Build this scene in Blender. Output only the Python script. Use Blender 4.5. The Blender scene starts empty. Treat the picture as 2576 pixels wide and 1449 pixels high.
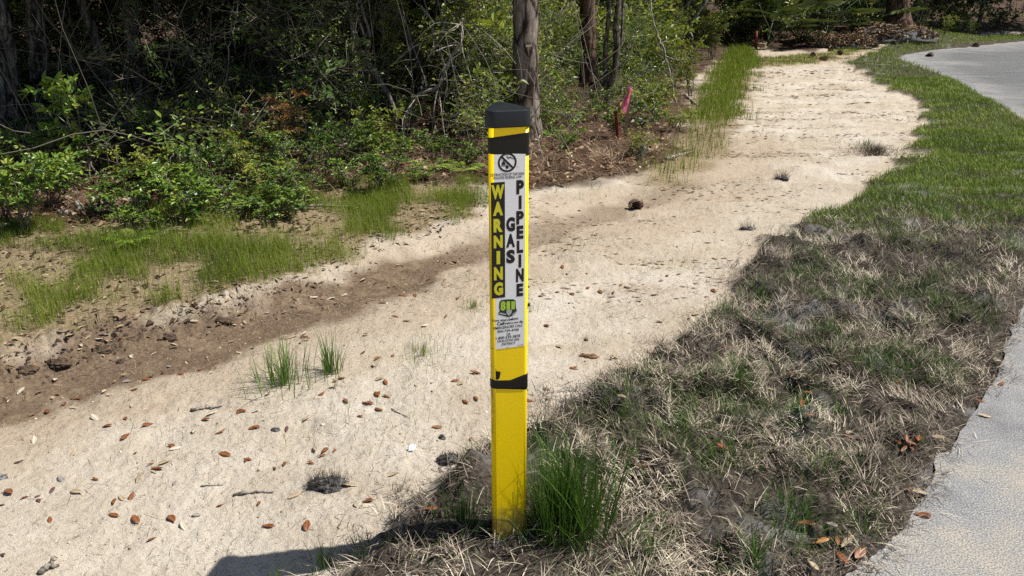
import bpy, math, random
import numpy as np
from mathutils import Vector
RNG = np.random.default_rng(11)
random.seed(5)
SC = bpy.context.scene
COL = SC.collection
PI = math.pi
# ------------------------------------------------------------------ camera model
F, CX, CY = 2010.0, 1288.0, 724.5        # focal length and centre, in units of a 2576 px wide frame
CAMH, PITCH = 1.45, math.radians(21.0)
SP, CP = math.sin(PITCH), math.cos(PITCH)
def ray(px, py):
    rx, ry = (px - CX) / F, (CY - py) / F
    return np.array([rx, CP + ry * SP, -SP + ry * CP])
def P0(px, py, z=0.0):
    d = ray(px, py); t = (z - CAMH) / d[2]
    return (d[0] * t, d[1] * t)
def poly0(pts): return np.array([P0(*p) for p in pts])
# ------------------------------------------------------------------ noise
def _hash(ix, iy, iz, seed):
    n = (ix.astype(np.int64) * 374761393 + iy.astype(np.int64) * 668265263 + iz.astype(np.int64) * 2147483647 + seed * 974711) & 0x7fffffff
    n = ((n ^ (n >> 13)) * 1274126177) & 0x7fffffff
    n = ((n ^ (n >> 15)) * 461845907) & 0x7fffffff
    return ((n ^ (n >> 16)) & 0xffff) / 65535.0
def noise3(x, y, z, seed=0):
    x, y, z = np.broadcast_arrays(np.asarray(x, float), np.asarray(y, float), np.asarray(z, float))
    ix, iy, iz = np.floor(x), np.floor(y), np.floor(z)
    fx, fy, fz = x - ix, y - iy, z - iz
    fx, fy, fz = (f * f * (3 - 2 * f) for f in (fx, fy, fz))
    r = 0
    for dx in (0, 1):
        for dy in (0, 1):
            for dz in (0, 1):
                w = (fx if dx else 1 - fx) * (fy if dy else 1 - fy) * (fz if dz else 1 - fz)
                r = r + w * _hash(ix + dx, iy + dy, iz + dz, seed)
    return r
def noise2(x, y, seed=0):
    x, y = np.broadcast_arrays(np.asarray(x, float), np.asarray(y, float))
    ix, iy = np.floor(x), np.floor(y)
    fx, fy = x - ix, y - iy
    fx, fy = fx * fx * (3 - 2 * fx), fy * fy * (3 - 2 * fy)
    z = np.zeros_like(ix)
    a, b = _hash(ix, iy, z, seed), _hash(ix + 1, iy, z, seed)
    c, d = _hash(ix, iy + 1, z, seed), _hash(ix + 1, iy + 1, z, seed)
    return a + (b - a) * fx + (c - a) * fy + (a - b - c + d) * fx * fy
def fbm(x, y, seed=0, octv=4):
    r, a, t, f = 0, 1.0, 0, 1.0
    for k in range(octv):
        r = r + a * noise2(np.asarray(x) * f + 17.3 * k, np.asarray(y) * f - 9.1 * k, seed + k); t += a; a *= .5; f *= 2.03
    return r / t
def sstep(a, b, x):
    t = np.clip((np.asarray(x, float) - a) / (b - a), 0, 1)
    return t * t * (3 - 2 * t)
def sdpoly(x, y, poly):
    """signed distance, positive inside"""
    x = np.asarray(x, float); y = np.asarray(y, float)
    d2 = np.full(x.shape, 1e18); ins = np.zeros(x.shape, bool)
    n = len(poly)
    for i in range(n):
        ax, ay = poly[i]; bx, by = poly[(i + 1) % n]
        ex, ey = bx - ax, by - ay
        t = np.clip(((x - ax) * ex + (y - ay) * ey) / (ex * ex + ey * ey + 1e-12), 0, 1)
        d2 = np.minimum(d2, (x - ax - t * ex) ** 2 + (y - ay - t * ey) ** 2)
        c = (ay > y) != (by > y)
        with np.errstate(divide='ignore', invalid='ignore'):
            ins ^= c & (x < (bx - ax) * (y - ay) / (by - ay + 1e-15) + ax)
    d = np.sqrt(d2)
    return np.where(ins, d, -d)
def sdline(x, y, pl):
    """distance to an open polyline, signed side (positive = left of its direction), parameter along it 0..1"""
    x = np.asarray(x, float); y = np.asarray(y, float)
    best = np.full(x.shape, 1e18); side = np.zeros(x.shape); par = np.zeros(x.shape)
    n = len(pl) - 1
    for i in range(n):
        ax, ay = pl[i]; bx, by = pl[i + 1]
        ex, ey = bx - ax, by - ay
        t = np.clip(((x - ax) * ex + (y - ay) * ey) / (ex * ex + ey * ey), 0, 1)
        d2 = (x - ax - t * ex) ** 2 + (y - ay - t * ey) ** 2
        m = d2 < best
        best = np.where(m, d2, best)
        side = np.where(m, np.sign(ex * (y - ay) - ey * (x - ax)), side)
        par = np.where(m, (i + t) / n, par)
    return np.sqrt(best), side, par
# ------------------------------------------------------------------ plan outlines
SOD = poly0([(720, 1700), (790, 1500), (880, 1425), (960, 1345), (1040, 1270), (1090, 1215), (1150, 1165), (1230, 1120), (1330, 1090), (1480, 1000), (1600, 910), (1740, 830),
             (1850, 740), (1835, 700), (1950, 590), (2080, 530), (2180, 480), (2260, 420), (2312, 350), (2310, 290), (2262, 240), (2180, 190), (2128, 160),
             (2200, 128), (2330, 104), (2450, 96), (2576, 88), (2900, 80), (4500, 80), (5200, 800), (3500, 1900), (900, 1900)])
ROAD = poly0([(1960, 1700), (2120, 1449), (2285, 1330), (2340, 1200), (2400, 1100), (2500, 960), (2540, 850), (2595, 720), (2680, 600), (2700, 450), (2640, 350), (2576, 304),
              (2500, 258), (2400, 202), (2290, 162), (2254, 147), (2280, 137), (2350, 126), (2576, 103), (2900, 93), (4600, 92), (5600, 800), (4000, 1700)])
BANK = poly0([(-400, 940), (-400, 640), (0, 615), (150, 600), (300, 572), (500, 560), (700, 522), (1000, 488), (1190, 480), (1240, 535), (1100, 580), (1000, 600), (900, 645), (700, 725), (500, 775),
              (300, 836), (100, 880), (0, 910)])
LITTER = poly0([(-1500, 640), (-400, 660), (0, 645), (150, 630), (300, 600), (500, 583), (700, 540), (1000, 503), (1200, 490), (1330, 495), (1450, 482), (1600, 440), (1700, 385), (1720, 330), (1750, 200),
                (1850, 130), (1900, 124), (2050, 132), (2170, 108), (2260, 98), (2400, 86), (2600, 78), (3200, 64), (4200, 50), (3200, -10), (-1500, -10)])
GREEN1 = poly0([(1640, 455), (1600, 430), (1740, 330), (1755, 250), (1830, 150), (1860, 118), (1890, 122), (1885, 190), (1862, 240), (1835, 310), (1800, 360), (1770, 420), (1700, 460)])
GREEN2 = poly0([(1895, 170), (1895, 148), (2080, 136), (2190, 116), (2160, 132), (2060, 157)])
CHAN = poly0([(-500, 1075), (0, 985), (250, 907), (450, 862), (700, 788), (900, 713), (1080, 652), (1250, 607), (1400, 562), (1560, 517), (1700, 480), (1800, 430), (1850, 360)])
FORESTDIR = None
def in_sod(x, y):
    d = sdpoly(x, y, SOD)
    s = np.clip(np.hypot(x, y) / 6, .25, 1.6)
    return d + (fbm(np.asarray(x) * 3.4, np.asarray(y) * 3.4, 40, 4) - .5) * .42 * s + (noise2(np.asarray(x) * 22, np.asarray(y) * 22, 44) - .5) * .04
def height(x, y, fine=True):
    x = np.asarray(x, float); y = np.asarray(y, float)
    d, side, par = sdline(x, y, CHAN)
    s = d * side                                   # > 0 on the forest side
    fade = 1 - .75 * sstep(.55, .95, par)
    z = -.055 * np.exp(-(s / .30) ** 2) * fade
    wob = (fbm(x * 2.2, y * 2.2, 3, 3) - .5) * .16
    bankup = sstep(.14, .26, s + wob) * .03 + sstep(.2, 1.4, s) * .08
    z = z + bankup * (1 - .6 * sstep(.55, .8, par)) * (1 - sstep(.8, .93, par))
    lumps = sstep(.05, .15, s + wob) * (1 - sstep(.25, .5, s + wob)) * (1 - sstep(.32, .42, par))
    z = z + lumps * (fbm(x * 9, y * 9, 5, 4) ** 2 * .08 + np.clip(fbm(x * 24, y * 24, 6, 3) - .45, 0, 1) * .06)
    lit = sdpoly(x, y, LITTER)
    z = z + sstep(.1, 2.5, lit) * (fbm(x * .9, y * .9, 8, 3) - .3) * .22 + np.clip(lit - 4, 0, 30) * .012
    z = z + .45 * np.exp(-((x - 9.8) ** 2 + (y - 22.3) ** 2) / 2.6) + .35 * np.exp(-((x - 7.0) ** 2 + (y - 21.5) ** 2) / 3.0)
    # sand: slow swells, drag marks across the far part, foot-sized pits
    sand = 1 - sstep(-.1, .1, lit)
    far = sstep(3.2, 6.0, y)
    z = z + sand * ((fbm(x * .8, y * .8, 12, 3) - .5) * .05 + far * (fbm(x * 1.9 + y * .5, y * 6.5, 14, 4) - .5) * .085)
    sod = in_sod(x, y)
    rd = sdpoly(x, y, ROAD)
    nearsod = 1 - sstep(4.2, 5.5, y)
    lump = fbm(x * 8, y * 8, 21, 4) - .50 * np.exp(-((x + .03) ** 2 + (y - 1.62) ** 2) / .14)
    z = z + sstep(-.02, .10, sod) * (1 - sstep(-.12, .02, rd)) * (.022 + .016 * nearsod + nearsod * (np.clip(lump - .42, 0, 1) * .19) + (1 - nearsod) * .02 * lump)
    z = z + .012 * np.exp(-((x + .05) ** 2 + (y - 1.62) ** 2) / .03)
    z = z - .045 * np.exp(-((x + .80) ** 2 + (y - 1.55) ** 2) / .16) * (1 - sstep(-.06, .03, sod))
    z = z - sand * np.clip(fbm(x * 4.2, y * 4.2, 17, 3) - .56, 0, 1) * .045 - sand * sstep(1.5, 3, y) * np.clip(noise2(x * 1.1 + y * .55, y * 8.5, 18) - .62, 0, 1) * .05
    if fine:
        z = z + sand * ((fbm(x * 28, y * 28, 31, 3) - .5) * .010 + (noise2(x * 75, y * 75, 35) - .5) * .0035)
        z = z + (1 - sand) * (fbm(x * 16, y * 16, 37, 3) - .5) * .03
    k = sstep(-.02, .10, rd)
    return z * (1 - k) - .03 * k
def hh(x, y): return float(height(np.array([x]), np.array([y]))[0])
def at(px, py):
    """the ground point seen at a pixel"""
    d = ray(px, py); ts = np.linspace(.9, 60, 1500) ** 1.0
    ts = 0.9 * (70 / .9) ** np.linspace(0, 1, 700)
    X, Y, Z = d[0] * ts, d[1] * ts, CAMH + d[2] * ts
    hgt = height(X, Y)
    k = np.nonzero(Z < hgt)[0]
    if len(k) == 0: i = len(ts) - 1; return Vector((X[i], Y[i], float(hgt[i])))
    i = k[0]; a, b = ts[max(i - 1, 0)], ts[i]
    for _ in range(14):
        m = (a + b) / 2
        if CAMH + d[2] * m < hh(d[0] * m, d[1] * m): b = m
        else: a = m
    return Vector((d[0] * b, d[1] * b, hh(d[0] * b, d[1] * b)))
def onplane(px, py, Y):
    """the point seen at a pixel on the upright plane that stands at distance Y"""
    d = ray(px, py); t = Y / d[1]
    return np.array([d[0] * t, Y, CAMH + d[2] * t])
# ------------------------------------------------------------------ mesh builder
class MB:
    def __init__(s): s.V = []; s.T = []; s.Q3 = []; s.Q4 = []; s.M3 = []; s.M4 = []; s.n = 0
    def add(s, v, quads=None, tris=None, tint=0.5, mi=0):
        v = np.asarray(v, float).reshape(-1, 3)
        s.V.append(v); s.T.append(np.broadcast_to(np.asarray(tint, float), (len(v),)).copy() if np.ndim(tint) else np.full(len(v), float(tint)))
        if quads is not None and len(quads):
            q = np.asarray(quads, np.int64).reshape(-1, 4) + s.n; s.Q4.append(q); s.M4.append(np.full(len(q), mi))
        if tris is not None and len(tris):
            q = np.asarray(tris, np.int64).reshape(-1, 3) + s.n; s.Q3.append(q); s.M3.append(np.full(len(q), mi))
        s.n += len(v); return s
    def mesh(s, name, mats, smooth=True, attrs=None):
        me = bpy.data.meshes.new(name)
        V = np.concatenate(s.V); T = np.concatenate(s.T)
        q4 = np.concatenate(s.Q4) if s.Q4 else np.zeros((0, 4), np.int64)
        q3 = np.concatenate(s.Q3) if s.Q3 else np.zeros((0, 3), np.int64)
        mi = np.concatenate(([np.concatenate(s.M4)] if s.M4 else []) + ([np.concatenate(s.M3)] if s.M3 else []))
        me.vertices.add(len(V)); me.vertices.foreach_set('co', V.astype(np.float32).ravel())
        nl = len(q4) * 4 + len(q3) * 3; npol = len(q4) + len(q3)
        me.loops.add(nl); me.loops.foreach_set('vertex_index', np.concatenate([q4.ravel(), q3.ravel()]).astype(np.int32))
        me.polygons.add(npol)
        st = np.concatenate([np.arange(len(q4)) * 4, len(q4) * 4 + np.arange(len(q3)) * 3]).astype(np.int32)
        me.polygons.foreach_set('loop_start', st)
        me.polygons.foreach_set('material_index', mi.astype(np.int32))
        me.polygons.foreach_set('use_smooth', np.full(npol, smooth))
        for m in (mats if isinstance(mats, (list, tuple)) else [mats]): me.materials.append(m)
        a = me.attributes.new('tint', 'FLOAT', 'POINT'); a.data.foreach_set('value', T.astype(np.float32))
        for k, val in (attrs or {}).items():
            a = me.attributes.new(k, 'FLOAT', 'POINT'); a.data.foreach_set('value', np.asarray(val, np.float32))
        me.update(calc_edges=True); me.validate()
        return me
    def obj(s, name, mats, parent=None, smooth=True, attrs=None):
        return link(name, s.mesh(name, mats, smooth, attrs), parent)
def link(name, data, parent=None):
    o = bpy.data.objects.new(name, data); COL.objects.link(o)
    if parent is not None: o.parent = parent
    return o
def tag(o, label=None, cat=None, group=None, kind=None):
    if label: o['label'] = label
    if cat: o['category'] = cat
    if group: o['group'] = group
    if kind: o['kind'] = kind
    return o
def empty(name, loc=(0, 0, 0), rz=0, label=None, cat=None, group=None):
    o = link(name, None); o.location = loc; o.rotation_euler = (0, 0, rz); o.empty_display_size = .05
    return tag(o, label, cat, group)
def children(o): return [c for c in bpy.data.objects if c.parent == o]
def copy_tree(o, parent=None):
    c = o.copy(); COL.objects.link(c)
    if parent is not None: c.parent = parent
    for ch in CH.get(o.name, []): copy_tree(ch, c)
    return c
CH = {}
def unit(v): return v / (np.linalg.norm(v, axis=-1, keepdims=True) + 1e-12)
def tube(path, rad, sides=6, cap=True, rough=0.0, seed=0):
    p = np.asarray(path, float); n = len(p)
    r = np.broadcast_to(np.asarray(rad, float), (n,))
    t = unit(np.gradient(p, axis=0))
    ref = np.array([1.0, 0, 0]) if abs(t[:, 0]).mean() < .8 else np.array([0, 1.0, 0])
    u = unit(np.cross(t, np.cross(np.broadcast_to(ref, t.shape), t))); w = np.cross(t, u)
    a = np.arange(sides) * 2 * PI / sides
    rr = r[:, None] * np.ones((1, sides))
    if rough:
        aa = np.broadcast_to(a, (n, sides)); L = np.broadcast_to(np.arange(n)[:, None], (n, sides))
        rr = rr * (1 + rough * (noise3(np.cos(aa) * 1.6 + seed, np.sin(aa) * 1.6, L * .45, seed) - .5) * 2)
    v = p[:, None, :] + rr[:, :, None] * (np.cos(a)[None, :, None] * u[:, None, :] + np.sin(a)[None, :, None] * w[:, None, :])
    i, j = np.meshgrid(np.arange(n - 1), np.arange(sides), indexing='ij')
    j2 = (j + 1) % sides
    q = np.stack([i * sides + j, i * sides + j2, (i + 1) * sides + j2, (i + 1) * sides + j], -1).reshape(-1, 4)
    v = v.reshape(-1, 3); tr = []
    if cap:
        v = np.concatenate([v, p[:1], p[-1:]]); b = n * sides
        tr = [(b, (k + 1) % sides, k) for k in range(sides)] + [(b + 1, (n - 1) * sides + k, (n - 1) * sides + (k + 1) % sides) for k in range(sides)]
    return v, q, tr
def bend(pts, n):
    """smooth resampling of a polyline"""
    p = np.asarray(pts, float); m = len(p)
    if m == 2: return p[0] + (p[1] - p[0]) * np.linspace(0, 1, n)[:, None]
    ext = np.concatenate([[2 * p[0] - p[1]], p, [2 * p[-1] - p[-2]]])
    out = []
    for s in np.linspace(0, m - 1 - 1e-6, n):
        i = int(s); t = s - i; a, b, c, d = ext[i:i + 4]
        out.append(.5 * ((2 * b) + (c - a) * t + (2 * a - 5 * b + 4 * c - d) * t * t + (3 * b - a - 3 * c + d) * t ** 3))
    return np.array(out)
def leaf_geo(mb, pos, d, nrm, L, W, tint, droop=.12, fold=.22, mi=0):
    """many leaves: base point, direction, normal, length, width; two quads each folded along the midrib"""
    n = len(pos); d = unit(d); side = unit(np.cross(d, nrm)); nrm = unit(np.cross(side, d))
    L = np.broadcast_to(L, (n,))[:, None]; W = np.broadcast_to(W, (n,))[:, None]
    up = nrm * W * fold; dr = -nrm * L * droop
    v = np.stack([pos, pos + d * L * .30 + side * W * .5 + up, pos + d * L * .68 + side * W * .42 + up + dr * .45, pos + d * L + dr,
                  pos + d * L * .68 - side * W * .42 + up + dr * .45, pos + d * L * .30 - side * W * .5 + up], 1)
    b = (np.arange(n) * 6)[:, None]
    q = np.concatenate([b + np.array([[0, 1, 2, 3]]), b + np.array([[0, 3, 4, 5]])])
    mb.add(v.reshape(-1, 3), quads=q, tint=np.repeat(np.broadcast_to(tint, (n,)), 6), mi=mi)
def blades(mb, base, H, ang, lean, W, tint, seg=3, curl=1.0, mi=0, a0=.35):
    """ribbons that rise from base and bend over along azimuth ang; lean 0 upright .. 1.5 lying"""
    n = len(base); H, ang, lean, W = (np.broadcast_to(np.asarray(a, float), (n,)) for a in (H, ang, lean, W))
    dirh = np.stack([np.cos(ang), np.sin(ang), np.zeros(n)], 1)
    tw = RNG.uniform(-.7, .7, n)
    sidev = np.stack([-np.sin(ang + tw), np.cos(ang + tw), np.zeros(n)], 1)
    P = np.array(base, float); rows = []
    for k in range(seg + 1):
        w = W * (1 - (k / seg) ** 1.5) * (.75 if k == 0 else 1)
        rows.append(np.stack([P - sidev * w[:, None] * .5, P + sidev * w[:, None] * .5], 1))
        th = lean * (a0 + .9 * curl * (k + .5) / seg)
        if a0 > .75: th = np.minimum(th, 1.56)
        st = (H / seg)[:, None]
        P = P + st * (dirh * np.sin(th)[:, None] + np.array([0, 0, 1.0]) * np.cos(th)[:, None])
    v = np.stack(rows, 1).reshape(n, -1, 3)
    nv = (seg + 1) * 2
    b = (np.arange(n) * nv)[:, None]
    q = np.concatenate([b + np.array([[2 * k, 2 * k + 1, 2 * k + 3, 2 * k + 2]]) for k in range(seg)])
    mb.add(v.reshape(-1, 3), quads=q, tint=np.repeat(np.broadcast_to(tint, (n,)), nv), mi=mi)
# ------------------------------------------------------------------ materials
def newmat(name):
    m = bpy.data.materials.new(name); m.use_nodes = True
    nt = m.node_tree; return m, nt, nt.nodes['Principled BSDF'], nt.nodes['Material Output']
def N(nt, typ, **kw):
    n = nt.nodes.new(typ)
    for k, v in kw.items():
        if k in n.inputs: n.inputs[k].default_value = v
        else: setattr(n, k, v)
    return n
def ramp(nt, fac, stops):
    r = N(nt, 'ShaderNodeValToRGB'); e = r.color_ramp.elements
    while len(e) < len(stops): e.new(.5)
    for el, (p, c) in zip(e, stops): el.position = p; el.color = (*c, 1) if len(c) == 3 else c
    nt.links.new(fac, r.inputs['Fac']); return r.outputs['Color']
def noisetex(nt, scale, detail=4, rough=.55, vec=None, dist=0.0):
    n = N(nt, 'ShaderNodeTexNoise'); n.inputs['Scale'].default_value = scale; n.inputs['Detail'].default_value = detail; n.inputs['Roughness'].default_value = rough
    n.inputs['Distortion'].default_value = dist
    if vec is not None: nt.links.new(vec, n.inputs['Vector'])
    return n.outputs['Fac']
def mixc(nt, fac, a, b, mode='MIX'):
    m = N(nt, 'ShaderNodeMix', data_type='RGBA', blend_type=mode)
    for s, v in ((m.inputs[0], fac), (m.inputs[6], a), (m.inputs[7], b)):
        if isinstance(v, (int, float)): s.default_value = v
        elif isinstance(v, tuple): s.default_value = (*v, 1)
        else: nt.links.new(v, s)
    return m.outputs[2]
def math_(nt, op, a, b=None, clamp=False):
    m = N(nt, 'ShaderNodeMath', operation=op); m.use_clamp = clamp
    for s, v in ((m.inputs[0], a), (m.inputs[1], b)):
        if v is None: continue
        if isinstance(v, (int, float)): s.default_value = v
        else: nt.links.new(v, s)
    return m.outputs[0]
def attr(nt, name): return N(nt, 'ShaderNodeAttribute', attribute_name=name).outputs['Fac']
def bump(nt, h, bsdf, strength=.5, dist=.01):
    b = N(nt, 'ShaderNodeBump'); b.inputs['Strength'].default_value = strength; b.inputs['Distance'].default_value = dist
    nt.links.new(h, b.inputs['Height']); nt.links.new(b.outputs['Normal'], bsdf.inputs['Normal'])
def mapscale(nt, sx, sy, sz, coord='Object'):
    c = N(nt, 'ShaderNodeTexCoord'); m = N(nt, 'ShaderNodeMapping'); m.inputs['Scale'].default_value = (sx, sy, sz)
    nt.links.new(c.outputs[coord], m.inputs['Vector']); return m.outputs['Vector']
def mat_tint(name, stops, rough=.55, trans=0.0, spec=.4, transcol=None):
    m, nt, p, out = newmat(name)
    c = ramp(nt, attr(nt, 'tint'), stops)
    nt.links.new(c, p.inputs['Base Color']); p.inputs['Roughness'].default_value = rough; p.inputs['Specular IOR Level'].default_value = spec
    if trans:
        t = N(nt, 'ShaderNodeBsdfTranslucent'); nt.links.new(mixc(nt, .6, c, transcol or (.16, .22, .02)), t.inputs['Color'])
        x = N(nt, 'ShaderNodeMixShader'); x.inputs[0].default_value = trans
        nt.links.new(p.outputs[0], x.inputs[1]); nt.links.new(t.outputs[0], x.inputs[2]); nt.links.new(x.outputs[0], out.inputs['Surface'])
    return m
def mat_flat(name, col, rough=.5, spec=.5, var=.12, scale=30, bumpd=0.0):
    m, nt, p, out = newmat(name)
    f = noisetex(nt, scale, 4, .6, mapscale(nt, 1, 1, 1))
    lo = tuple(c * (1 - var) for c in col); hi = tuple(min(1, c * (1 + var)) for c in col)
    nt.links.new(ramp(nt, f, [(.3, lo), (.7, hi)]), p.inputs['Base Color'])
    p.inputs['Roughness'].default_value = rough; p.inputs['Specular IOR Level'].default_value = spec
    if bumpd: bump(nt, f, p, .6, bumpd)
    return m
def mat_bark(name, dark, mid, pale, sx=9, sz=2.2, bumpd=.03):
    m, nt, p, out = newmat(name)
    v = mapscale(nt, sx, sx, sz)
    vo = N(nt, 'ShaderNodeTexVoronoi', feature='DISTANCE_TO_EDGE'); vo.inputs['Scale'].default_value = 1.4
    wn = N(nt, 'ShaderNodeTexNoise'); wn.inputs['Scale'].default_value = 2.5; nt.links.new(v, wn.inputs['Vector'])
    nt.links.new(mixc(nt, .28, v, wn.outputs['Color']), vo.inputs['Vector'])
    n1 = noisetex(nt, 3.5, 6, .7, v)
    c = ramp(nt, vo.outputs['Distance'], [(0, dark), (.09, mid), (.35, mid)])
    c = mixc(nt, ramp(nt, n1, [(.42, (0, 0, 0)), (.66, (1, 1, 1))]), c, pale)
    c = mixc(nt, ramp(nt, vo.outputs['Distance'], [(.0, (1, 1, 1)), (.10, (0, 0, 0))]), c, dark)
    nt.links.new(c, p.inputs['Base Color']); p.inputs['Roughness'].default_value = .9; p.inputs['Specular IOR Level'].default_value = .15
    h = math_(nt, 'ADD', math_(nt, 'MULTIPLY', vo.outputs['Distance'], 1.2), math_(nt, 'MULTIPLY', n1, .5))
    bump(nt, h, p, .9, bumpd)
    return m
# ------------------------------------------------------------------ world, sun, camera
SUN_EL, SUN_AZ = math.radians(58), math.radians(4.5)          # azimuth measured from +X towards +Y
sdir = Vector((math.cos(SUN_EL) * math.cos(SUN_AZ), math.cos(SUN_EL) * math.sin(SUN_AZ), math.sin(SUN_EL)))
w = bpy.data.worlds.new("World"); SC.world = w; w.use_nodes = True
nt = w.node_tree; bg = nt.nodes['Background']
sk = nt.nodes.new('ShaderNodeTexSky'); sk.sky_type = 'NISHITA'; sk.sun_disc = False
sk.sun_elevation = SUN_EL; sk.sun_rotation = math.radians(90) - SUN_AZ; sk.ozone_density = 1.2
nt.links.new(sk.outputs[0], bg.inputs[0]); bg.inputs[1].default_value = .06
sl = bpy.data.lights.new('sun', 'SUN'); sl.energy = 5.0; sl.angle = math.radians(.53); sl.color = (1, .95, .87)
so = link('sun', sl); so.rotation_euler = sdir.to_track_quat('Z', 'Y').to_euler(); so.location = (6, 0, 12)
cam = bpy.data.cameras.new('camera'); co = link('camera', cam); co.location = (0, 0, CAMH)
co.rotation_euler = (math.radians(90) - PITCH, 0, 0); cam.sensor_width = 36; cam.lens = 36 * F / 2576
cam.clip_start = .05; cam.clip_end = 600; SC.camera = co
SC.view_settings.view_transform = 'Standard'; SC.view_settings.look = 'None'; SC.view_settings.exposure = .38; SC.view_settings.gamma = 1
SC.render.engine = 'CYCLES'
SC.cycles.max_bounces = 6; SC.cycles.transparent_max_bounces = 4; SC.cycles.diffuse_bounces = 3; SC.cycles.glossy_bounces = 2; SC.cycles.transmission_bounces = 3
SC.cycles.use_denoising = False; SC.cycles.denoiser = 'OPENIMAGEDENOISE'; SC.cycles.denoising_input_passes = 'RGB_ALBEDO_NORMAL'; SC.cycles.denoising_prefilter = 'ACCURATE'
# ------------------------------------------------------------------ ground
def ground_material():
    m, nt, p, out = newmat('ground')
    pos = N(nt, 'ShaderNodeNewGeometry').outputs['Position']
    a = {k: attr(nt, k) for k in ('sod', 'mud', 'litter', 'bank', 'damp')}
    fine = noisetex(nt, 330, 3, .7, pos); mid = noisetex(nt, 70, 4, .65, pos); big = noisetex(nt, 2.2, 5, .6, pos); grain = noisetex(nt, 900, 1, .5, pos)
    sand = ramp(nt, big, [(.3, (.46, .395, .31)), (.5, (.565, .505, .42)), (.70, (.64, .59, .515))])
    sand = mixc(nt, math_(nt, 'MULTIPLY', a['damp'], .8), sand, ramp(nt, mid, [(.3, (.37, .285, .20)), (.7, (.52, .43, .32))]))
    sand = mixc(nt, ramp(nt, fine, [(.53, (0, 0, 0)), (.68, (.9, .9, .9))]), sand, (.22, .17, .12))          # dark grains
    sand = mixc(nt, ramp(nt, fine, [(.27, (.7, .7, .7)), (.40, (0, 0, 0))]), sand, (.78, .72, .62))              # pale grains
    sand = mixc(nt, ramp(nt, mid, [(.57, (0, 0, 0)), (.70, (.5, .5, .5))]), sand, (.36, .26, .17))
    vo = N(nt, 'ShaderNodeTexVoronoi'); vo.inputs['Scale'].default_value = 120; nt.links.new(pos, vo.inputs['Vector'])
    sand = mixc(nt, ramp(nt, vo.outputs['Distance'], [(.10, (.8, .8, .8)), (.17, (0, 0, 0))]), sand, ramp(nt, vo.outputs['Color'], [(.3, (.30, .22, .14)), (.6, (.85, .80, .70))]))
    soil = ramp(nt, mid, [(.35, (.030, .025, .021)), (.55, (.075, .062, .050)), (.72, (.17, .15, .13))])
    soil = mixc(nt, ramp(nt, big, [(.55, (0, 0, 0)), (.66, (.8, .8, .8))]), soil, ramp(nt, fine, [(.35, (.13, .128, .125)), (.6, (.36, .355, .345))]))
    mud = ramp(nt, mid, [(.3, (.115, .078, .052)), (.5, (.165, .118, .080)), (.75, (.27, .20, .14))])
    mud = mixc(nt, ramp(nt, noisetex(nt, 7, 5, .7, pos), [(.52, (0, 0, 0)), (.68, (.75, .75, .75))]), mud, (.30, .225, .15))
    lit = ramp(nt, mid, [(.3, (.032, .021, .015)), (.52, (.085, .054, .037)), (.75, (.19, .13, .09))])
    bnk = ramp(nt, mid, [(.3, (.15, .115, .065)), (.55, (.29, .225, .14)), (.75, (.44, .36, .25))])
    c = mixc(nt, a['bank'], sand, bnk); c = mixc(nt, a['mud'], c, mud); c = mixc(nt, a['litter'], c, lit); c = mixc(nt, a['sod'], c, soil)
    nt.links.new(c, p.inputs['Base Color']); p.inputs['Roughness'].default_value = .95; p.inputs['Specular IOR Level'].default_value = .12
    h = math_(nt, 'ADD', math_(nt, 'MULTIPLY', mid, 1.0), math_(nt, 'MULTIPLY', fine, .45))
    h = math_(nt, 'ADD', h, math_(nt, 'MULTIPLY', grain, .12))
    bump(nt, h, p, .8, .012)
    return m
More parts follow.
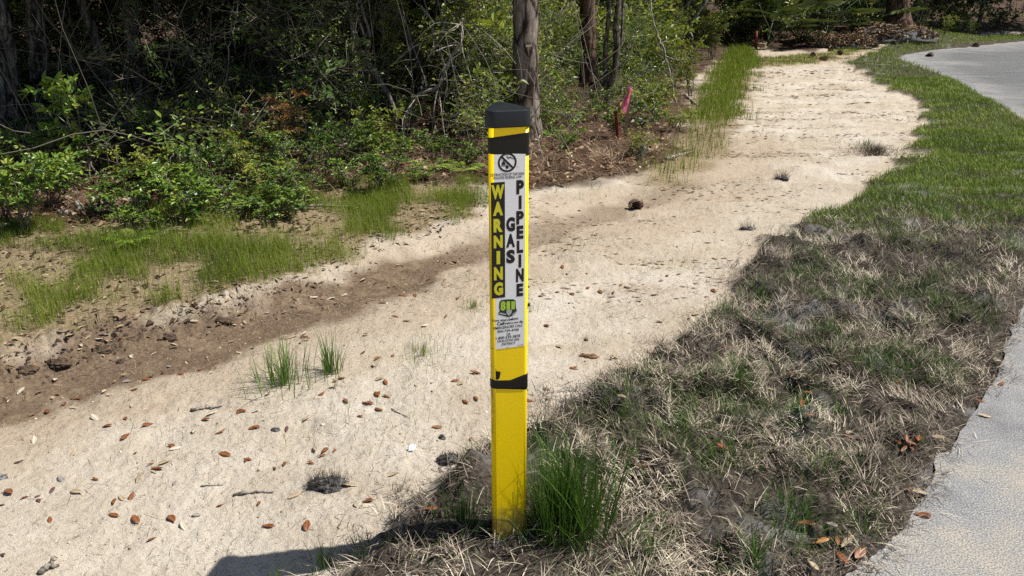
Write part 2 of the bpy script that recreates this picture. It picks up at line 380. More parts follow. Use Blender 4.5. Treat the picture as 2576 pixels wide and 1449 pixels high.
def build_ground():
    # rows at growing distance round the camera's foot, columns by bearing
    ph = np.concatenate([np.linspace(88, 44, 14, endpoint=False), 44 - (np.linspace(0, 1, 420)) * 41.6, [2.1, 1.8, 1.5, 1.2, .9, .6, .35]])
    r = CAMH / np.tan(np.radians(ph)); r[0] = .02
    a0 = np.linspace(-36, 36, 760)
    az = np.radians(np.concatenate([np.linspace(-180, -36, 60, endpoint=False), a0, np.linspace(36, 180, 60)[1:-1]]))
    R, A = np.meshgrid(r, az, indexing='ij')
    X, Y = R * np.sin(A), R * np.cos(A)
    Z = height(X.ravel(), Y.ravel()); X = X.ravel(); Y = Y.ravel()
    nr, na = len(r), len(az)
    i, j = np.meshgrid(np.arange(nr - 1), np.arange(na), indexing='ij'); j2 = (j + 1) % na
    q = np.stack([i * na + j, i * na + j2, (i + 1) * na + j2, (i + 1) * na + j], -1).reshape(-1, 4)[:, ::-1]
    sod = sstep(-.02, .06, in_sod(X, Y))
    lit = sstep(-.1, .15, sdpoly(X, Y, LITTER) + (fbm(X * 3, Y * 3, 50, 4) - .5) * .5)
    bank = sstep(-.05, .08, sdpoly(X, Y, BANK) + (fbm(X * 5, Y * 5, 52, 4) - .5) * .3)
    for G in (GREEN1, GREEN2): bank = np.maximum(bank, sstep(-.25, .1, sdpoly(X, Y, G) + (fbm(X * 3, Y * 3, 53, 3) - .5) * .6))
    d, side, par = sdline(X, Y, CHAN); s = d * side
    wd = .215 * (1 - .5 * sstep(.3, .62, par)) 
    mud = 1 - sstep(wd - .04, wd + .10, np.abs(s - .02) + (fbm(X * 4, Y * 4, 55, 4) - .5) * .34)
    crust = sstep(-.05, .03, s) * (1 - sstep(.22, .38, s + (fbm(X * 5, Y * 5, 58, 4) - .5) * .4)) * (1 - sstep(.30, .42, par)) * (par > .001)
    mud = np.maximum(mud * (1 - sstep(.50, .62, par) * .45) * (1 - sstep(.80, .93, par)) * (par > .001), crust * .9)
    damp = (1 - sstep(.2, .85, np.abs(s + .12) + (fbm(X * 3, Y * 3, 57, 4) - .5) * .7)) * .95
    damp = np.maximum(damp, .55 * sstep(.48, .66, fbm(X * 1.6, Y * 2.6, 59, 4)))
    damp = np.maximum(damp, .6 * sstep(-.25, .05, in_sod(X, Y)) * sstep(2.5, 3.5, Y))
    damp = np.maximum(damp, .8 * sstep(14.5, 16.5, Y))
    mb = MB(); mb.add(np.stack([X, Y, Z], 1), quads=q)
    o = mb.obj('ground', ground_material(), attrs=dict(sod=sod, mud=mud, litter=lit, bank=bank, damp=damp))
    tag(o, 'pale sandy ground with a muddy channel and leaf litter under the trees', kind='structure')
build_ground()
def road_material():
    m, nt, p, out = newmat('asphalt')
    pos = N(nt, 'ShaderNodeNewGeometry').outputs['Position']
    fine = noisetex(nt, 210, 2, .8, pos); mid = noisetex(nt, 2.6, 6, .65, pos)
    st = N(nt, 'ShaderNodeMapping'); st.inputs['Scale'].default_value = (.5, 3.5, 1); st.inputs['Rotation'].default_value = (0, 0, .5); nt.links.new(pos, st.inputs['Vector'])
    streak = noisetex(nt, 1.3, 4, .6, st.outputs['Vector'])
    c = ramp(nt, streak, [(.3, (.085, .089, .094)), (.6, (.125, .13, .135)), (.75, (.18, .182, .185))])
    dust = attr(nt, 'dust')
    c2 = ramp(nt, mid, [(.35, (.17, .173, .18)), (.50, (.265, .267, .27)), (.62, (.35, .325, .285)), (.75, (.46, .405, .33))])
    c = mixc(nt, dust, c, c2)
    c = mixc(nt, ramp(nt, fine, [(.50, (0, 0, 0)), (.60, (.9, .9, .9))]), c, (.09, .09, .095))
    c = mixc(nt, ramp(nt, fine, [(.32, (.8, .8, .8)), (.43, (0, 0, 0))]), c, (.66, .65, .63))
    nt.links.new(c, p.inputs['Base Color']); p.inputs['Roughness'].default_value = .85; p.inputs['Specular IOR Level'].default_value = .2
    bump(nt, fine, p, .3, .003)
    return m
def build_road():
    import bmesh
    from mathutils.geometry import tessellate_polygon
    pts = []
    n = len(ROAD)
    for i in range(n):
        a, b = ROAD[i], ROAD[(i + 1) % n]; L = np.hypot(*(b - a)); k = int(min(60, max(2, L / .05))) if L < 8 else 12
        for t in np.arange(k) / k: pts.append(a + (b - a) * t)
    pts = np.array(pts)
    # ragged edge
    tang = np.roll(pts, -1, 0) - np.roll(pts, 1, 0); nor = unit(np.stack([-tang[:, 1], tang[:, 0]], 1))
    pts = pts + nor * ((fbm(pts[:, 0] * 8, pts[:, 1] * 8, 61, 3) - .5) * .08)[:, None]
    # clip onto a fine grid: polar rows as for the ground, keep the cells inside
    bm = bmesh.new()
    vs = [bm.verts.new((x, y, 0)) for x, y in pts]; bm.faces.new(vs)
    me = bpy.data.meshes.new('road')
    bmesh.ops.triangulate(bm, faces=bm.faces[:])
    for _ in range(8):
        big = [e for e in bm.edges if e.calc_length() > .07 * min(e.verts[0].co.length, e.verts[1].co.length) + .06 and min(e.verts[0].co.length, e.verts[1].co.length) < 32]
        if big: bmesh.ops.subdivide_edges(bm, edges=big, cuts=1); bmesh.ops.triangulate(bm, faces=bm.faces[:])
    bmesh.ops.recalc_face_normals(bm, faces=bm.faces[:])
    if bm.faces[0].normal.z < 0: bmesh.ops.reverse_faces(bm, faces=bm.faces[:])
    bm.to_mesh(me); bm.free()
    X = np.array([v.co[:] for v in me.vertices])
    dust = np.maximum(1 - sstep(3.2, 5.5, X[:, 1]), 1 - sstep(.05, .5, sdpoly(X[:, 0], X[:, 1], ROAD) + (fbm(X[:, 0] * 2, X[:, 1] * 2, 66, 3) - .5) * .6))
    blot = np.array(P0(2320, 152)); dust = np.maximum(dust, 1 - sstep(.35, .75, np.hypot(X[:, 0] - blot[0], (X[:, 1] - blot[1]) * .6)))
    a = me.attributes.new('dust', 'FLOAT', 'POINT'); a.data.foreach_set('value', dust.astype(np.float32))
    me.materials.append(road_material())
    o = link('road', me); tag(o, 'grey asphalt road with sandy dust along its edge', kind='structure')
build_road()
# ------------------------------------------------------------------ the pipeline marker
MTH = math.radians(17); MX, MY = -.014, 1.812
SIDE, RAD = .1096, .010; INR = SIDE * .28868
def profile(off=0.0, n=6, RAD=RAD, SIDE=SIDE):
    INR = SIDE * .28868
    """rounded triangle, flat face towards -y; starts at the middle of the flat face, runs counter-clockwise"""
    cor = [(SIDE / 2 - RAD * math.sqrt(3), -INR + RAD), (0, 2 * INR - 2 * RAD), (-(SIDE / 2 - RAD * math.sqrt(3)), -INR + RAD)]
    pts = [(0, -INR - off)]
    for (cx, cy), a0 in zip(cor, (-90, 30, 150)):
        for k in range(n + 1):
            a = math.radians(a0 + 120 * k / n); pts.append((cx + (RAD + off) * math.cos(a), cy + (RAD + off) * math.sin(a)))
    return np.array(pts)
cM, sM = math.cos(MTH), math.sin(MTH)
MZ = hh(MX, MY) - .02
def tolocal(px, py, off=.0):
    """pixel -> (x, z) on the marker's flat front face, in its own frame"""
    d = ray(px, py); nrm = np.array([sM, -cM, 0.0]); p0 = np.array([MX, MY, 0]) + nrm * (INR + off)
    t = np.dot(p0 - np.array([0, 0, CAMH]), nrm) / np.dot(d, nrm); p = np.array([0, 0, CAMH]) + d * t
    return np.array([(p[0] - MX) * cM + (p[1] - MY) * sM, p[2] - MZ])
def Z5(x, y): return tolocal((1220 + x / 3.62) * .96988, (240 + y / 3.62) * .96988)
def Z6(x, y): return tolocal((1220 + x / 3.62) * .96988, (620 + y / 3.62) * .96988)
def prism(mb, prof, z0, z1, mi=0, tint=.5, caps=True):
    n = len(prof)
    z0 = np.broadcast_to(z0, (n,)); z1 = np.broadcast_to(z1, (n,))
    v = np.concatenate([np.column_stack([prof, z0]), np.column_stack([prof, z1])])
    q = [(i, (i + 1) % n, n + (i + 1) % n, n + i) for i in range(n)]
    tr = []
    if caps:
        v = np.concatenate([v, [[0, 0, z0.mean()], [0, 0, z1.mean()]]])
        tr = [(2 * n, (i + 1) % n, i) for i in range(n)] + [(2 * n + 1, n + i, n + (i + 1) % n) for i in range(n)]
    mb.add(v, quads=q, tris=tr, tint=tint, mi=mi)
def plastic(name, col, rough, scuff=None):
    m, nt, p, out = newmat(name)
    v = mapscale(nt, 1, 1, .25)
    c = mixc(nt, ramp(nt, noisetex(nt, 14, 5, .65, v), [(.4, (0, 0, 0)), (.75, (.35, .35, .35))]), col, tuple(k * .8 for k in col))
    if scuff:
        c = mixc(nt, ramp(nt, noisetex(nt, 60, 6, .75, mapscale(nt, 1, 1, .5)), [(.63, (0, 0, 0)), (.70, (.8, .8, .8))]), c, scuff)
        sx = N(nt, 'ShaderNodeSeparateXYZ'); tc = N(nt, 'ShaderNodeTexCoord'); nt.links.new(tc.outputs['Object'], sx.inputs[0])
        near = math_(nt, 'MULTIPLY', ramp(nt, math_(nt, 'ADD', sx.outputs[0], .05), [(0, (1, 1, 1)), (.016, (0, 0, 0))]), ramp(nt, sx.outputs[2], [(.30, (0, 0, 0)), (.36, (1, 1, 1)), (.5, (1, 1, 1)), (.56, (0, 0, 0))]))
        c = mixc(nt, math_(nt, 'MULTIPLY', near, ramp(nt, noisetex(nt, 40, 6, .8, mapscale(nt, 2, 2, .6)), [(.48, (0, 0, 0)), (.6, (.85, .85, .85))])), c, (.05, .035, .02))
    if scuff:
        mz = math_(nt, 'ADD', sx.outputs[2], math_(nt, 'MULTIPLY', noisetex(nt, 30, 5, .7, mapscale(nt, 1, 1, .4)), -.16))
        c = mixc(nt, ramp(nt, mz, [(.0, (.75, .75, .75)), (.05, (0, 0, 0))]), c, (.22, .15, .07))
    nt.links.new(c, p.inputs['Base Color']); p.inputs['Roughness'].default_value = rough; p.inputs['Specular IOR Level'].default_value = .28
    bump(nt, noisetex(nt, 9, 2, .5, v), p, .05, .002)
    return m
YEL = plastic('yellow_plastic', (.96, .69, .003), .30, (.70, .50, .02)); BLK = plastic('black_plastic', (.016, .019, .024), .42)
TAPE = plastic('black_tape', (.007, .007, .007), .4)
WHITE = plastic('white_sticker', (.80, .82, .86), .4); INK = plastic('black_ink', (.012, .012, .014), .4); INKY = plastic('yellow_green_ink', (.62, .60, .03), .4)
INKG = plastic('green_ink', (.40, .60, .07), .4); GREYI = plastic('grey_ink', (.42, .45, .46), .4); DKG = plastic('dark_green_ink', (.025, .045, .025), .4)
mk = empty('pipeline_marker', (MX, MY, MZ), MTH, 'yellow three sided gas pipeline marker post with black cap standing in the dead grass', 'marker post')
b = MB(); prism(b, profile(), -.25, 1.17 - MZ); b.obj('post_body', YEL, mk, smooth=False)
for pl in bpy.data.objects['post_body'].data.polygons: pl.use_smooth = abs(pl.normal.z) < .5 and pl.area < .006
# cap: flared rim, rounded shoulders, shallow peak
ztop = Z5(340, 168)[1]; zbot = Z5(340, 328)[1]
b = MB(); rings = [(.0015, zbot + .001), (.0045, zbot), (.0048, zbot + .003), (.0046, ztop - .0026), (.0040, ztop - .0010), (.0028, ztop - .0002), (-.002, ztop + .0002)]
capS = SIDE + 1.464 * .005; sh = (capS - SIDE) * .28868
pr = [np.column_stack([profile(o, 6, RAD + .005, capS) + np.array([0, sh]), np.full(len(profile()), z)]) for o, z in rings]; n = len(pr[0])
for k in (3, 4, 5, 6): pr[k][:, 2] += np.clip(pr[k][:, 1] + INR, 0, 1) * .075
v = np.concatenate(pr + [[[0, .012, ztop + .0062]]])
q = [(k * n + i, k * n + (i + 1) % n, (k + 1) * n + (i + 1) % n, (k + 1) * n + i) for k in range(len(rings) - 1) for i in range(n)]
tr = [(len(v) - 1, (len(rings) - 1) * n + i, (len(rings) - 1) * n + (i + 1) % n) for i in range(n)]
b.add(v, quads=q, tris=tr); capo = b.obj('cap', BLK, mk)
for pl in capo.data.polygons: pl.use_smooth = len(pl.vertices) == 4 and pl.center.z < ztop - .002
# tapes: wrapped bands whose edges wander
def band(name, off, fz0, fz1, folds=0):
    p0 = profile(off, 8); n = len(p0); b = MB(); rows = []
    K = 9
    for k in range(K):
        t = k / (K - 1); o = off + (.0009 * abs(math.sin(t * folds * PI)) if folds else 0) - (.0004 if k in (0, K - 1) else 0)
        pp = profile(o, 8); rows.append(np.column_stack([pp, [fz0(x, y) + (fz1(x, y) - fz0(x, y)) * t for x, y in pp]]))
    v = np.concatenate(rows); q = [(k * n + i, k * n + (i + 1) % n, (k + 1) * n + (i + 1) % n, (k + 1) * n + i) for k in range(K - 1) for i in range(n)]
    b.add(v, quads=q); return b.obj(name, TAPE, mk)
def lin(pa, pb):
    return lambda x, y: (pa[1] + (pb[1] - pa[1]) * (x - pa[0]) / (pb[0] - pa[0])) if y < 0 else pa[1] + (pb[1] - pa[1]) * (x - pa[0]) / (pb[0] - pa[0])
band('tape_band', .0008, lin(Z5(140, 578), Z5(530, 590)), lin(Z5(140, 432), Z5(530, 376)))
def lowtop(x, y):
    a, c, d = Z6(165, 1322), Z6(340, 1338), Z6(512, 1268)
    return float(np.interp(x, [a[0], c[0], d[0]], [a[1], c[1], d[1]])) + .001 * math.sin(x * 260)
band('tape_band', .0009, lin(Z6(165, 1405), Z6(512, 1412)), lowtop, 3)
b = MB(); fl = [Z6(163, 1224), Z6(240, 1238), Z6(282, 1247), Z6(272, 1300), Z6(262, 1318), Z6(166, 1328)]
xs = [max(-.0375, p[0]) for p in fl]
v = [(xs[i], -INR - .0012 - (.0015 if i in (2, 3) else 0), fl[i][1]) for i in range(6)] + [(xs[i], -INR - .0004, fl[i][1]) for i in range(6)]
b.add(v, tris=[(0, 5, 1), (1, 5, 4), (1, 4, 3), (1, 3, 2)], quads=[(i, (i + 1) % 6, (i + 1) % 6 + 6, i + 6) for i in range(6)])
b.obj('tape_flap', TAPE, mk, smooth=False)
# label sheet
lw = .0372; lz1 = Z5(330, 578)[1]; bl, br = Z6(195, 1040), Z6(505, 1003)
lb = MB(); y0 = -INR - .0006; zb = (bl[1] + br[1]) / 2
lb.add([(-lw, y0, zb), (lw, y0, zb), (lw, y0, lz1), (-lw, y0, lz1), (-lw, -INR + .0002, zb), (lw, -INR + .0002, zb), (lw, -INR + .0002, lz1), (-lw, -INR + .0002, lz1)],
       quads=[(0, 1, 2, 3), (0, 4, 5, 1), (1, 5, 6, 2), (3, 2, 6, 7), (0, 3, 7, 4)])
lab = lb.obj('warning_label', WHITE, mk, smooth=False)
YI = y0 - .0003
def flatpoly(mb, pts, y, hole=None):
    """an ink shape on the face: convex or fan-shaped outline given in (x, z)"""
    from mathutils.geometry import tessellate_polygon
    loops = [[Vector((p[0], p[1], 0)) for p in pts]] + ([[Vector((p[0], p[1], 0)) for p in hole]] if hole is not None else [])
    allp = [p for l in loops for p in l]; tri = tessellate_polygon(loops)
    out = []
    for t in tri:
        a, bb, c = (allp[i] for i in t)
        out.append(t if (bb - a).cross(c - a).z > 0 else t[::-1])
    mb.add([(p.x, y, p.y) for p in allp], tris=out)
def rect(mb, a, c, y): flatpoly(mb, [(a[0], a[1]), (c[0], a[1]), (c[0], c[1]), (a[0], c[1])], y)
def text_into(mb, s, p0, p1, hgt, y, bold=.0, squash=True):
    """a line of lettering whose baseline runs from p0 to p1 on the face, capitals hgt tall"""
    cu = bpy.data.curves.new('lettering', 'FONT'); cu.body = s; cu.size = 1; cu.offset = bold; cu.resolution_u = 3
    ob = bpy.data.objects.new('lettering_tmp', cu); COL.objects.link(ob); dg = bpy.context.evaluated_depsgraph_get()
    me = bpy.data.meshes.new_from_object(ob.evaluated_get(dg)); me.transform(ob.matrix_world)
    V = np.array([v.co[:] for v in me.vertices]); fs = [tuple(p.vertices) for p in me.polygons]
    bpy.data.objects.remove(ob); bpy.data.curves.remove(cu); bpy.data.meshes.remove(me)
    lo, hi = V[:, 0].min(), V[:, 0].max(); capm = .73
    x = (V[:, 0] - lo) / (hi - lo); z = V[:, 1] / capm * hgt
    p0, p1 = np.array(p0), np.array(p1)
    X = p0[0] + (p1[0] - p0[0]) * x; Zz = p0[1] + (p1[1] - p0[1]) * x + z
    t3 = []
    for f in fs:
        for k in range(1, len(f) - 1):
            a, bb, c = f[0], f[k], f[k + 1]
            cr = (X[bb] - X[a]) * (Zz[c] - Zz[a]) - (Zz[bb] - Zz[a]) * (X[c] - X[a])
            t3.append((a, bb, c) if cr > 0 else (a, c, bb))
    mb.add(np.column_stack([X, np.full(len(X), y), Zz]), tris=t3)
def bigletter(mb, ch, a, c, y, bold=.05):
    """one letter filling the box from corner a (upper left) to corner c (lower right)"""
    k = MB(); text_into(k, ch, (0, 0), (1, 0), 1, y, bold); V = np.concatenate(k.V)
    zlo, zhi = V[:, 2].min(), V[:, 2].max()
    V[:, 0] = a[0] + V[:, 0] * (c[0] - a[0]); V[:, 2] = c[1] + (V[:, 2] - zlo) / (zhi - zlo) * (a[1] - c[1])
    mb.add(V, tris=np.concatenate(k.Q3))
pan = MB(); A, B2, C2, D2 = Z5(188, 842), Z5(321, 842), Z6(328, 552), Z6(203, 552)
x0, x1 = (A[0] + D2[0]) / 2, (B2[0] + C2[0]) / 2
rect(pan, (x0, (C2[1] + D2[1]) / 2), (x1, (A[1] + B2[1]) / 2), YI); pan.obj('black_panel', INK, lab, smooth=False)
yl = MB(); xm = (x0 + x1) / 2; hw = (x1 - x0)
SRC = lambda x, y: tolocal(x * .96988, y * .96988)
def zat(ysrc): return SRC(1291, ysrc)[1]
for ch, ya, yb, ww in (('W', 479, 516, .47), ('A', 523, 559, .36), ('R', 567, 602, .33), ('N', 610, 643, .33), ('I', 651, 685, .13), ('N', 692, 726, .33), ('G', 732, 766, .34)):
    bigletter(yl, ch, (xm - hw * ww, zat(ya)), (xm + hw * ww, zat(yb)), YI - .0003, .06)
yl.obj('lettering', INKY, lab, smooth=False)
bk = MB(); xp = (Z5(430, 880)[0] + Z5(503, 880)[0] + Z6(432, 470)[0] + Z6(496, 470)[0]) / 4; hp = (Z5(503, 880)[0] - Z5(430, 880)[0]) / 2
def zat2(ysrc): return SRC(1349, ysrc)[1]
for ch, ya, yb, ww in (('P', 466.5, 503.5, 1), ('I', 507, 542.5, .38), ('P', 546.5, 582, 1), ('E', 585, 619.5, .9), ('L', 623.5, 656, .85), ('I', 659.5, 693.5, .38), ('N', 696, 731, 1.05), ('E', 735, 768, .9)):
    bigletter(bk, ch, (xp - hp * ww, zat2(ya)), (xp + hp * ww, zat2(yb)), YI, .06)
xg = (Z5(333, 1240)[0] + Z5(417, 1240)[0] + Z6(340, 160)[0] + Z6(418, 160)[0]) / 4; hg = (Z5(417, 1240)[0] - Z5(333, 1240)[0]) / 2
def zat3(ysrc): return SRC(1323, ysrc)[1]
for ch, ya, yb in (('G', 563, 600.5), ('A', 606, 641.5), ('S', 647.5, 683)):
    bigletter(bk, ch, (xg - hg, zat3(ya)), (xg + hg, zat3(yb)), YI, .06)
px = lambda h: h / 3.62 * .96988 / F * 1.93
for s, a, c, h, bo in (('DESTRUCTION OF THIS SIGN', Z5(186, 789), Z5(502, 771), 25, .022), ('VIOLATES FEDERAL LAW', Z5(208, 817), Z5(483, 800), 23, .022),
                       ("Know what's", Z6(204, 776), Z6(352, 767), 24, .028), ('below.', Z6(359, 765), Z6(453, 752), 28, .030), ('Call', Z6(250, 809), Z6(318, 803), 31, .034), ('before you dig.', Z6(324, 801), Z6(496, 780), 23, .028),
                       ('EMERGENCIES CALL', Z6(216, 851), Z6(490, 818), 27, .022), ('850-729-4700', Z6(254, 880), Z6(455, 858), 25, .022), ('OR', Z6(339, 905), Z6(377, 901), 26, .022),
                       ('1-800-239-3878', Z6(239, 943), Z6(468, 917), 27, .022), ('OKALOOSA GAS', Z6(252, 971), Z6(458, 948), 26, .022), ('DISTRICT', Z6(294, 998), Z6(421, 984), 25, .022),
                       ('8/17', Z6(338, 1019), Z6(367, 1016), 10, .01), ('SLI-77828', Z6(445, 1001), Z6(495, 995), 10, .01), ('TM', Z5(434, 702), Z5(448, 701), 7, .01)):
    text_into(bk, s, a, c, px(h), YI, bo)
a, c = Z6(203, 1033), Z6(245, 1015); rect(bk, (a[0], a[1]), (a[0] + .002, a[1] + .003), YI)
bk.obj('lettering', INK, lab, smooth=False)
# no-digging roundel, its top under the tape
sy = MB(); cc = Z5(346, 656); R = abs(Z5(434, 656)[0] - cc[0]); ri = R * .80
th = np.linspace(0, 2 * PI, 49)[:-1]
flatpoly_ring = [(cc[0] + R * math.cos(t), cc[1] + R * math.sin(t)) for t in th], [(cc[0] + ri * math.cos(t), cc[1] + ri * math.sin(t)) for t in th]
v = [(p[0], YI, p[1]) for p in flatpoly_ring[0]] + [(p[0], YI, p[1]) for p in flatpoly_ring[1]]
sy.add(v, quads=[(i, (i + 1) % 48, 48 + (i + 1) % 48, 48 + i) for i in range(48)])
dg_ = np.array([.7071, -.7071]); pg = np.array([.7071, .7071]); hwd = R * .11
flatpoly(sy, [tuple(cc + dg_ * R * s1 * .86 + pg * hwd * s2) for s1, s2 in ((-1, -1), (1, -1), (1, 1), (-1, 1))], YI - .0003)
def zz(l): return [tuple(Z5(x, y)) for x, y in l]
flatpoly(sy, zz([(330, 685), (358, 685), (360, 700), (352, 714), (343, 720), (334, 712), (328, 700)]), YI)               # spade blade
flatpoly(sy, zz([(341, 640), (346, 640), (346, 686), (341, 686)]), YI)
flatpoly(sy, zz([(290, 684), (330, 684), (332, 692), (290, 692)]), YI); flatpoly(sy, zz([(292, 660), (304, 650), (326, 650), (328, 680), (292, 680)]), YI)
flatpoly(sy, zz([(346, 612), (372, 602), (408, 620), (412, 628), (376, 615), (348, 622)]), YI); flatpoly(sy, zz([(336, 590), (346, 592), (352, 608), (344, 612)]), YI)
flatpoly(sy, zz([(300, 645), (322, 628), (326, 634), (312, 648)]), YI)
sy.obj('prohibition_symbol', INK, lab, smooth=False)
# call-before-you-dig emblem
def z6(l): return [tuple(Z6(x, y)) for x, y in l]
em = MB(); flatpoly(em, z6([(272, 590), (290, 572), (330, 566), (405, 564), (424, 578), (426, 640), (436, 668), (430, 690), (398, 716), (362, 732), (330, 726), (282, 712), (262, 706), (264, 684), (276, 676), (268, 640)]), YI)
emo = em.obj('dig_emblem', DKG, lab, smooth=False)
gr = MB()
for ch, x0_, x1_, ya, yb in (('8', 281, 330, 674, 670), ('1', 338, 372, 664, 661), ('1', 383, 417, 662, 658)):
    a = Z6(x0_, 585); c = Z6(x1_, yb - 2); bigletter(gr, ch, a, c, YI - .0004, .05)
gr.obj('lettering', INKG, lab, smooth=False)
sp = MB(); flatpoly(sp, z6([(336, 668), (362, 660), (388, 664), (386, 690), (374, 708), (361, 718), (348, 708), (338, 692)]), YI - .0006)
flatpoly(sp, z6([(270, 690), (290, 690), (330, 700), (340, 712), (300, 706), (272, 700)]), YI - .0004); flatpoly(sp, z6([(392, 704), (430, 676), (432, 684), (398, 712)]), YI - .0004)
sp.obj('spade_emblem', GREYI, lab, smooth=False)
b = MB(); bx, bz = Z6(506, 632); v, q, t = tube([(SIDE / 2 - .012, -INR + .012, bz), (SIDE / 2 - .003, -INR + .006, bz)], [.006, .005], 8)
b.add(v, q, t); b.obj('bolt', TAPE, mk)
# ------------------------------------------------------------------ materials for plants and debris
STRAWM = mat_tint('dead_grass', [(0, (.030, .023, .018)), (.33, (.115, .092, .070)), (.58, (.31, .255, .195)), (.83, (.51, .435, .335)), (1, (.69, .61, .48))], .7, .0, .2)
GRASSM = mat_tint('green_grass', [(0, (.018, .045, .010)), (.4, (.050, .125, .020)), (.75, (.105, .205, .035)), (1, (.22, .30, .07))], .45, .25, .4, (.12, .22, .02))
LAWNM = mat_tint('lawn_grass', [(0, (.08, .12, .014)), (.45, (.20, .295, .034)), (.8, (.30, .375, .06)), (1, (.46, .40, .19))], .5, .2, .3, (.14, .22, .02))
BANKM = mat_tint('bank_grass', [(0, (.06, .10, .010)), (.5, (.185, .26, .022)), (.85, (.29, .36, .045)), (1, (.40, .36, .14))], .5, .3, .3, (.22, .30, .02))
NEEDLEM = mat_tint('pine_straw', [(0, (.040, .023, .015)), (.45, (.145, .078, .046)), (.75, (.26, .165, .10)), (1, (.46, .36, .25))], .7, 0, .2)
CHIPM = mat_tint('debris', [(0, (.03, .022, .016)), (.4, (.09, .06, .04)), (.7, (.20, .13, .08)), (1, (.42, .33, .22))], .8, 0, .2)
def fallen_leaf_mat(name, lo, hi, rough=.42):
    m, nt, p, out = newmat(name)
    v = mapscale(nt, 1, 1, 1)
    c = ramp(nt, noisetex(nt, 55, 5, .65, v), [(.35, lo), (.68, hi)])
    sx = N(nt, 'ShaderNodeSeparateXYZ'); tc = N(nt, 'ShaderNodeTexCoord'); nt.links.new(tc.outputs['Object'], sx.inputs[0])
    ab = math_(nt, 'ABSOLUTE', sx.outputs[1]); c = mixc(nt, ramp(nt, ab, [(.0, (.7, .7, .7)), (.0016, (0, 0, 0))]), c, tuple(min(1, k * 1.5) for k in hi))
    nt.links.new(c, p.inputs['Base Color']); p.inputs['Roughness'].default_value = rough; p.inputs['Specular IOR Level'].default_value = .5
    bump(nt, noisetex(nt, 120, 3, .5, v), p, .25, .002)
    return m
LEAFM = {'rust': fallen_leaf_mat('rust_leaf', (.115, .042, .016), (.23, .085, .030)), 'tan': fallen_leaf_mat('tan_leaf', (.24, .18, .11), (.40, .32, .21), .6), 'grey': fallen_leaf_mat('grey_leaf', (.16, .13, .12), (.30, .26, .23), .6),
         'dark': fallen_leaf_mat('dark_leaf', (.07, .030, .026), (.15, .07, .06)), 'gold': fallen_leaf_mat('golden_leaf', (.26, .12, .03), (.46, .25, .08)), 'pale': fallen_leaf_mat('pale_leaf', (.33, .28, .21), (.52, .46, .37), .7)}
def fallen_leaf_mesh(kind, seed):
    r = np.random.default_rng(seed); nx, ny = 9, 5
    u = np.linspace(0, 1, nx); wv = np.sin(np.clip(u, 0, 1) ** .85 * PI) ** .75; wv[0] = .05; wv[-1] = .02
    U, Vv = np.meshgrid(u, np.linspace(-1, 1, ny), indexing='ij')
    asp = r.uniform(.32, .46)
    cup, arch, tw = r.uniform(.10, .55), r.uniform(-.1, .4), r.uniform(-.5, .5)
    x = U - .5; y = Vv * wv[:, None] * asp * .5
    z = cup * (y ** 2) * 3.2 * r.choice([1, 1, -1]) + arch * .35 * (.25 - x ** 2) + tw * x * y + .02 * np.sin(U * 19 + Vv * 2) * (abs(Vv) > .9)
    z -= z.min(); z += .02
    v = np.stack([x, y, z], -1).reshape(-1, 3); t = v.copy(); t[:, 2] += .014
    q = [(i * ny + j, (i + 1) * ny + j, (i + 1) * ny + j + 1, i * ny + j + 1) for i in range(nx - 1) for j in range(ny - 1)]
    nv = len(v); mb = MB()
    qb = [tuple(reversed(a)) for a in q]; qt = [tuple(k + nv for k in a) for a in q]
    edge = [i * ny for i in range(nx)] + [(nx - 1) * ny + j for j in range(1, ny)] + [i * ny + ny - 1 for i in range(nx - 2, -1, -1)] + [j for j in range(ny - 2, 0, -1)]
    qe = [(edge[k], edge[(k + 1) % len(edge)], edge[(k + 1) % len(edge)] + nv, edge[k] + nv) for k in range(len(edge))]
    mb.add(np.concatenate([v, t]) * np.array([1, 1, 1]), quads=qb + qt + qe)
    st, sq, stt = tube(bend([(-.5, 0, .03), (-.58, .01, .05), (-.64, .03, .02)], 4), [.012, .010, .008, .007], 5); mb.add(st, sq, stt)
    me = mb.mesh('oak_leaf', LEAFM[kind]); me.transform(__import__('mathutils').Matrix.Scale(.062, 4)); return me
LEAFMESH = {k: [fallen_leaf_mesh(k, 100 * i + j) for j in range(6)] for i, k in enumerate(LEAFM)}
def zl(zs, ox, oy, pts): return [(ox + a * zs, oy + b * zs, k) for a, b, k in pts]
r_, t_, g_, d_, o_, p_ = 'rust', 'tan', 'grey', 'dark', 'gold', 'pale'
LV = []
LV += zl(.3307, 0, 970, [(380, 1025, r_), (1030, 1025, r_), (1305, 1020, r_), (1155, 1175, r_), (1970, 900, r_), (1675, 918, r_), (870, 885, r_), (185, 858, r_), (725, 715, r_), (1195, 635, r_), (1255, 590, t_), (1145, 602, r_), (1060, 710, t_),
      (585, 815, t_), (295, 880, d_), (865, 990, r_), (1495, 990, g_), (1390, 1075, p_), (1710, 530, r_), (1885, 565, r_), (1935, 325, r_), (1680, 360, r_), (1565, 265, r_), (1125, 300, r_), (1840, 203, r_), (1930, 205, p_), (955, 390, r_), (955, 255, r_), (565, 105, r_),
      (490, 150, r_), (1020, 35, r_), (360, 205, r_), (65, 812, r_), (25, 1290, d_), (145, 585, d_), (2040, 1075, r_), (925, 860, t_), (1480, 350, p_), (1615, 215, p_), (1310, 465, r_), (1330, 485, p_), (720, 250, p_), (260, 420, p_), (1000, 155, p_), (820, 310, r_), (560, 520, t_),
      (400, 800, d_), (290, 845, d_), (15, 915, d_), (465, 715, g_), (1330, 745, g_), (1000, 850, r_), (1170, 660, t_), (1030, 520, d_)])
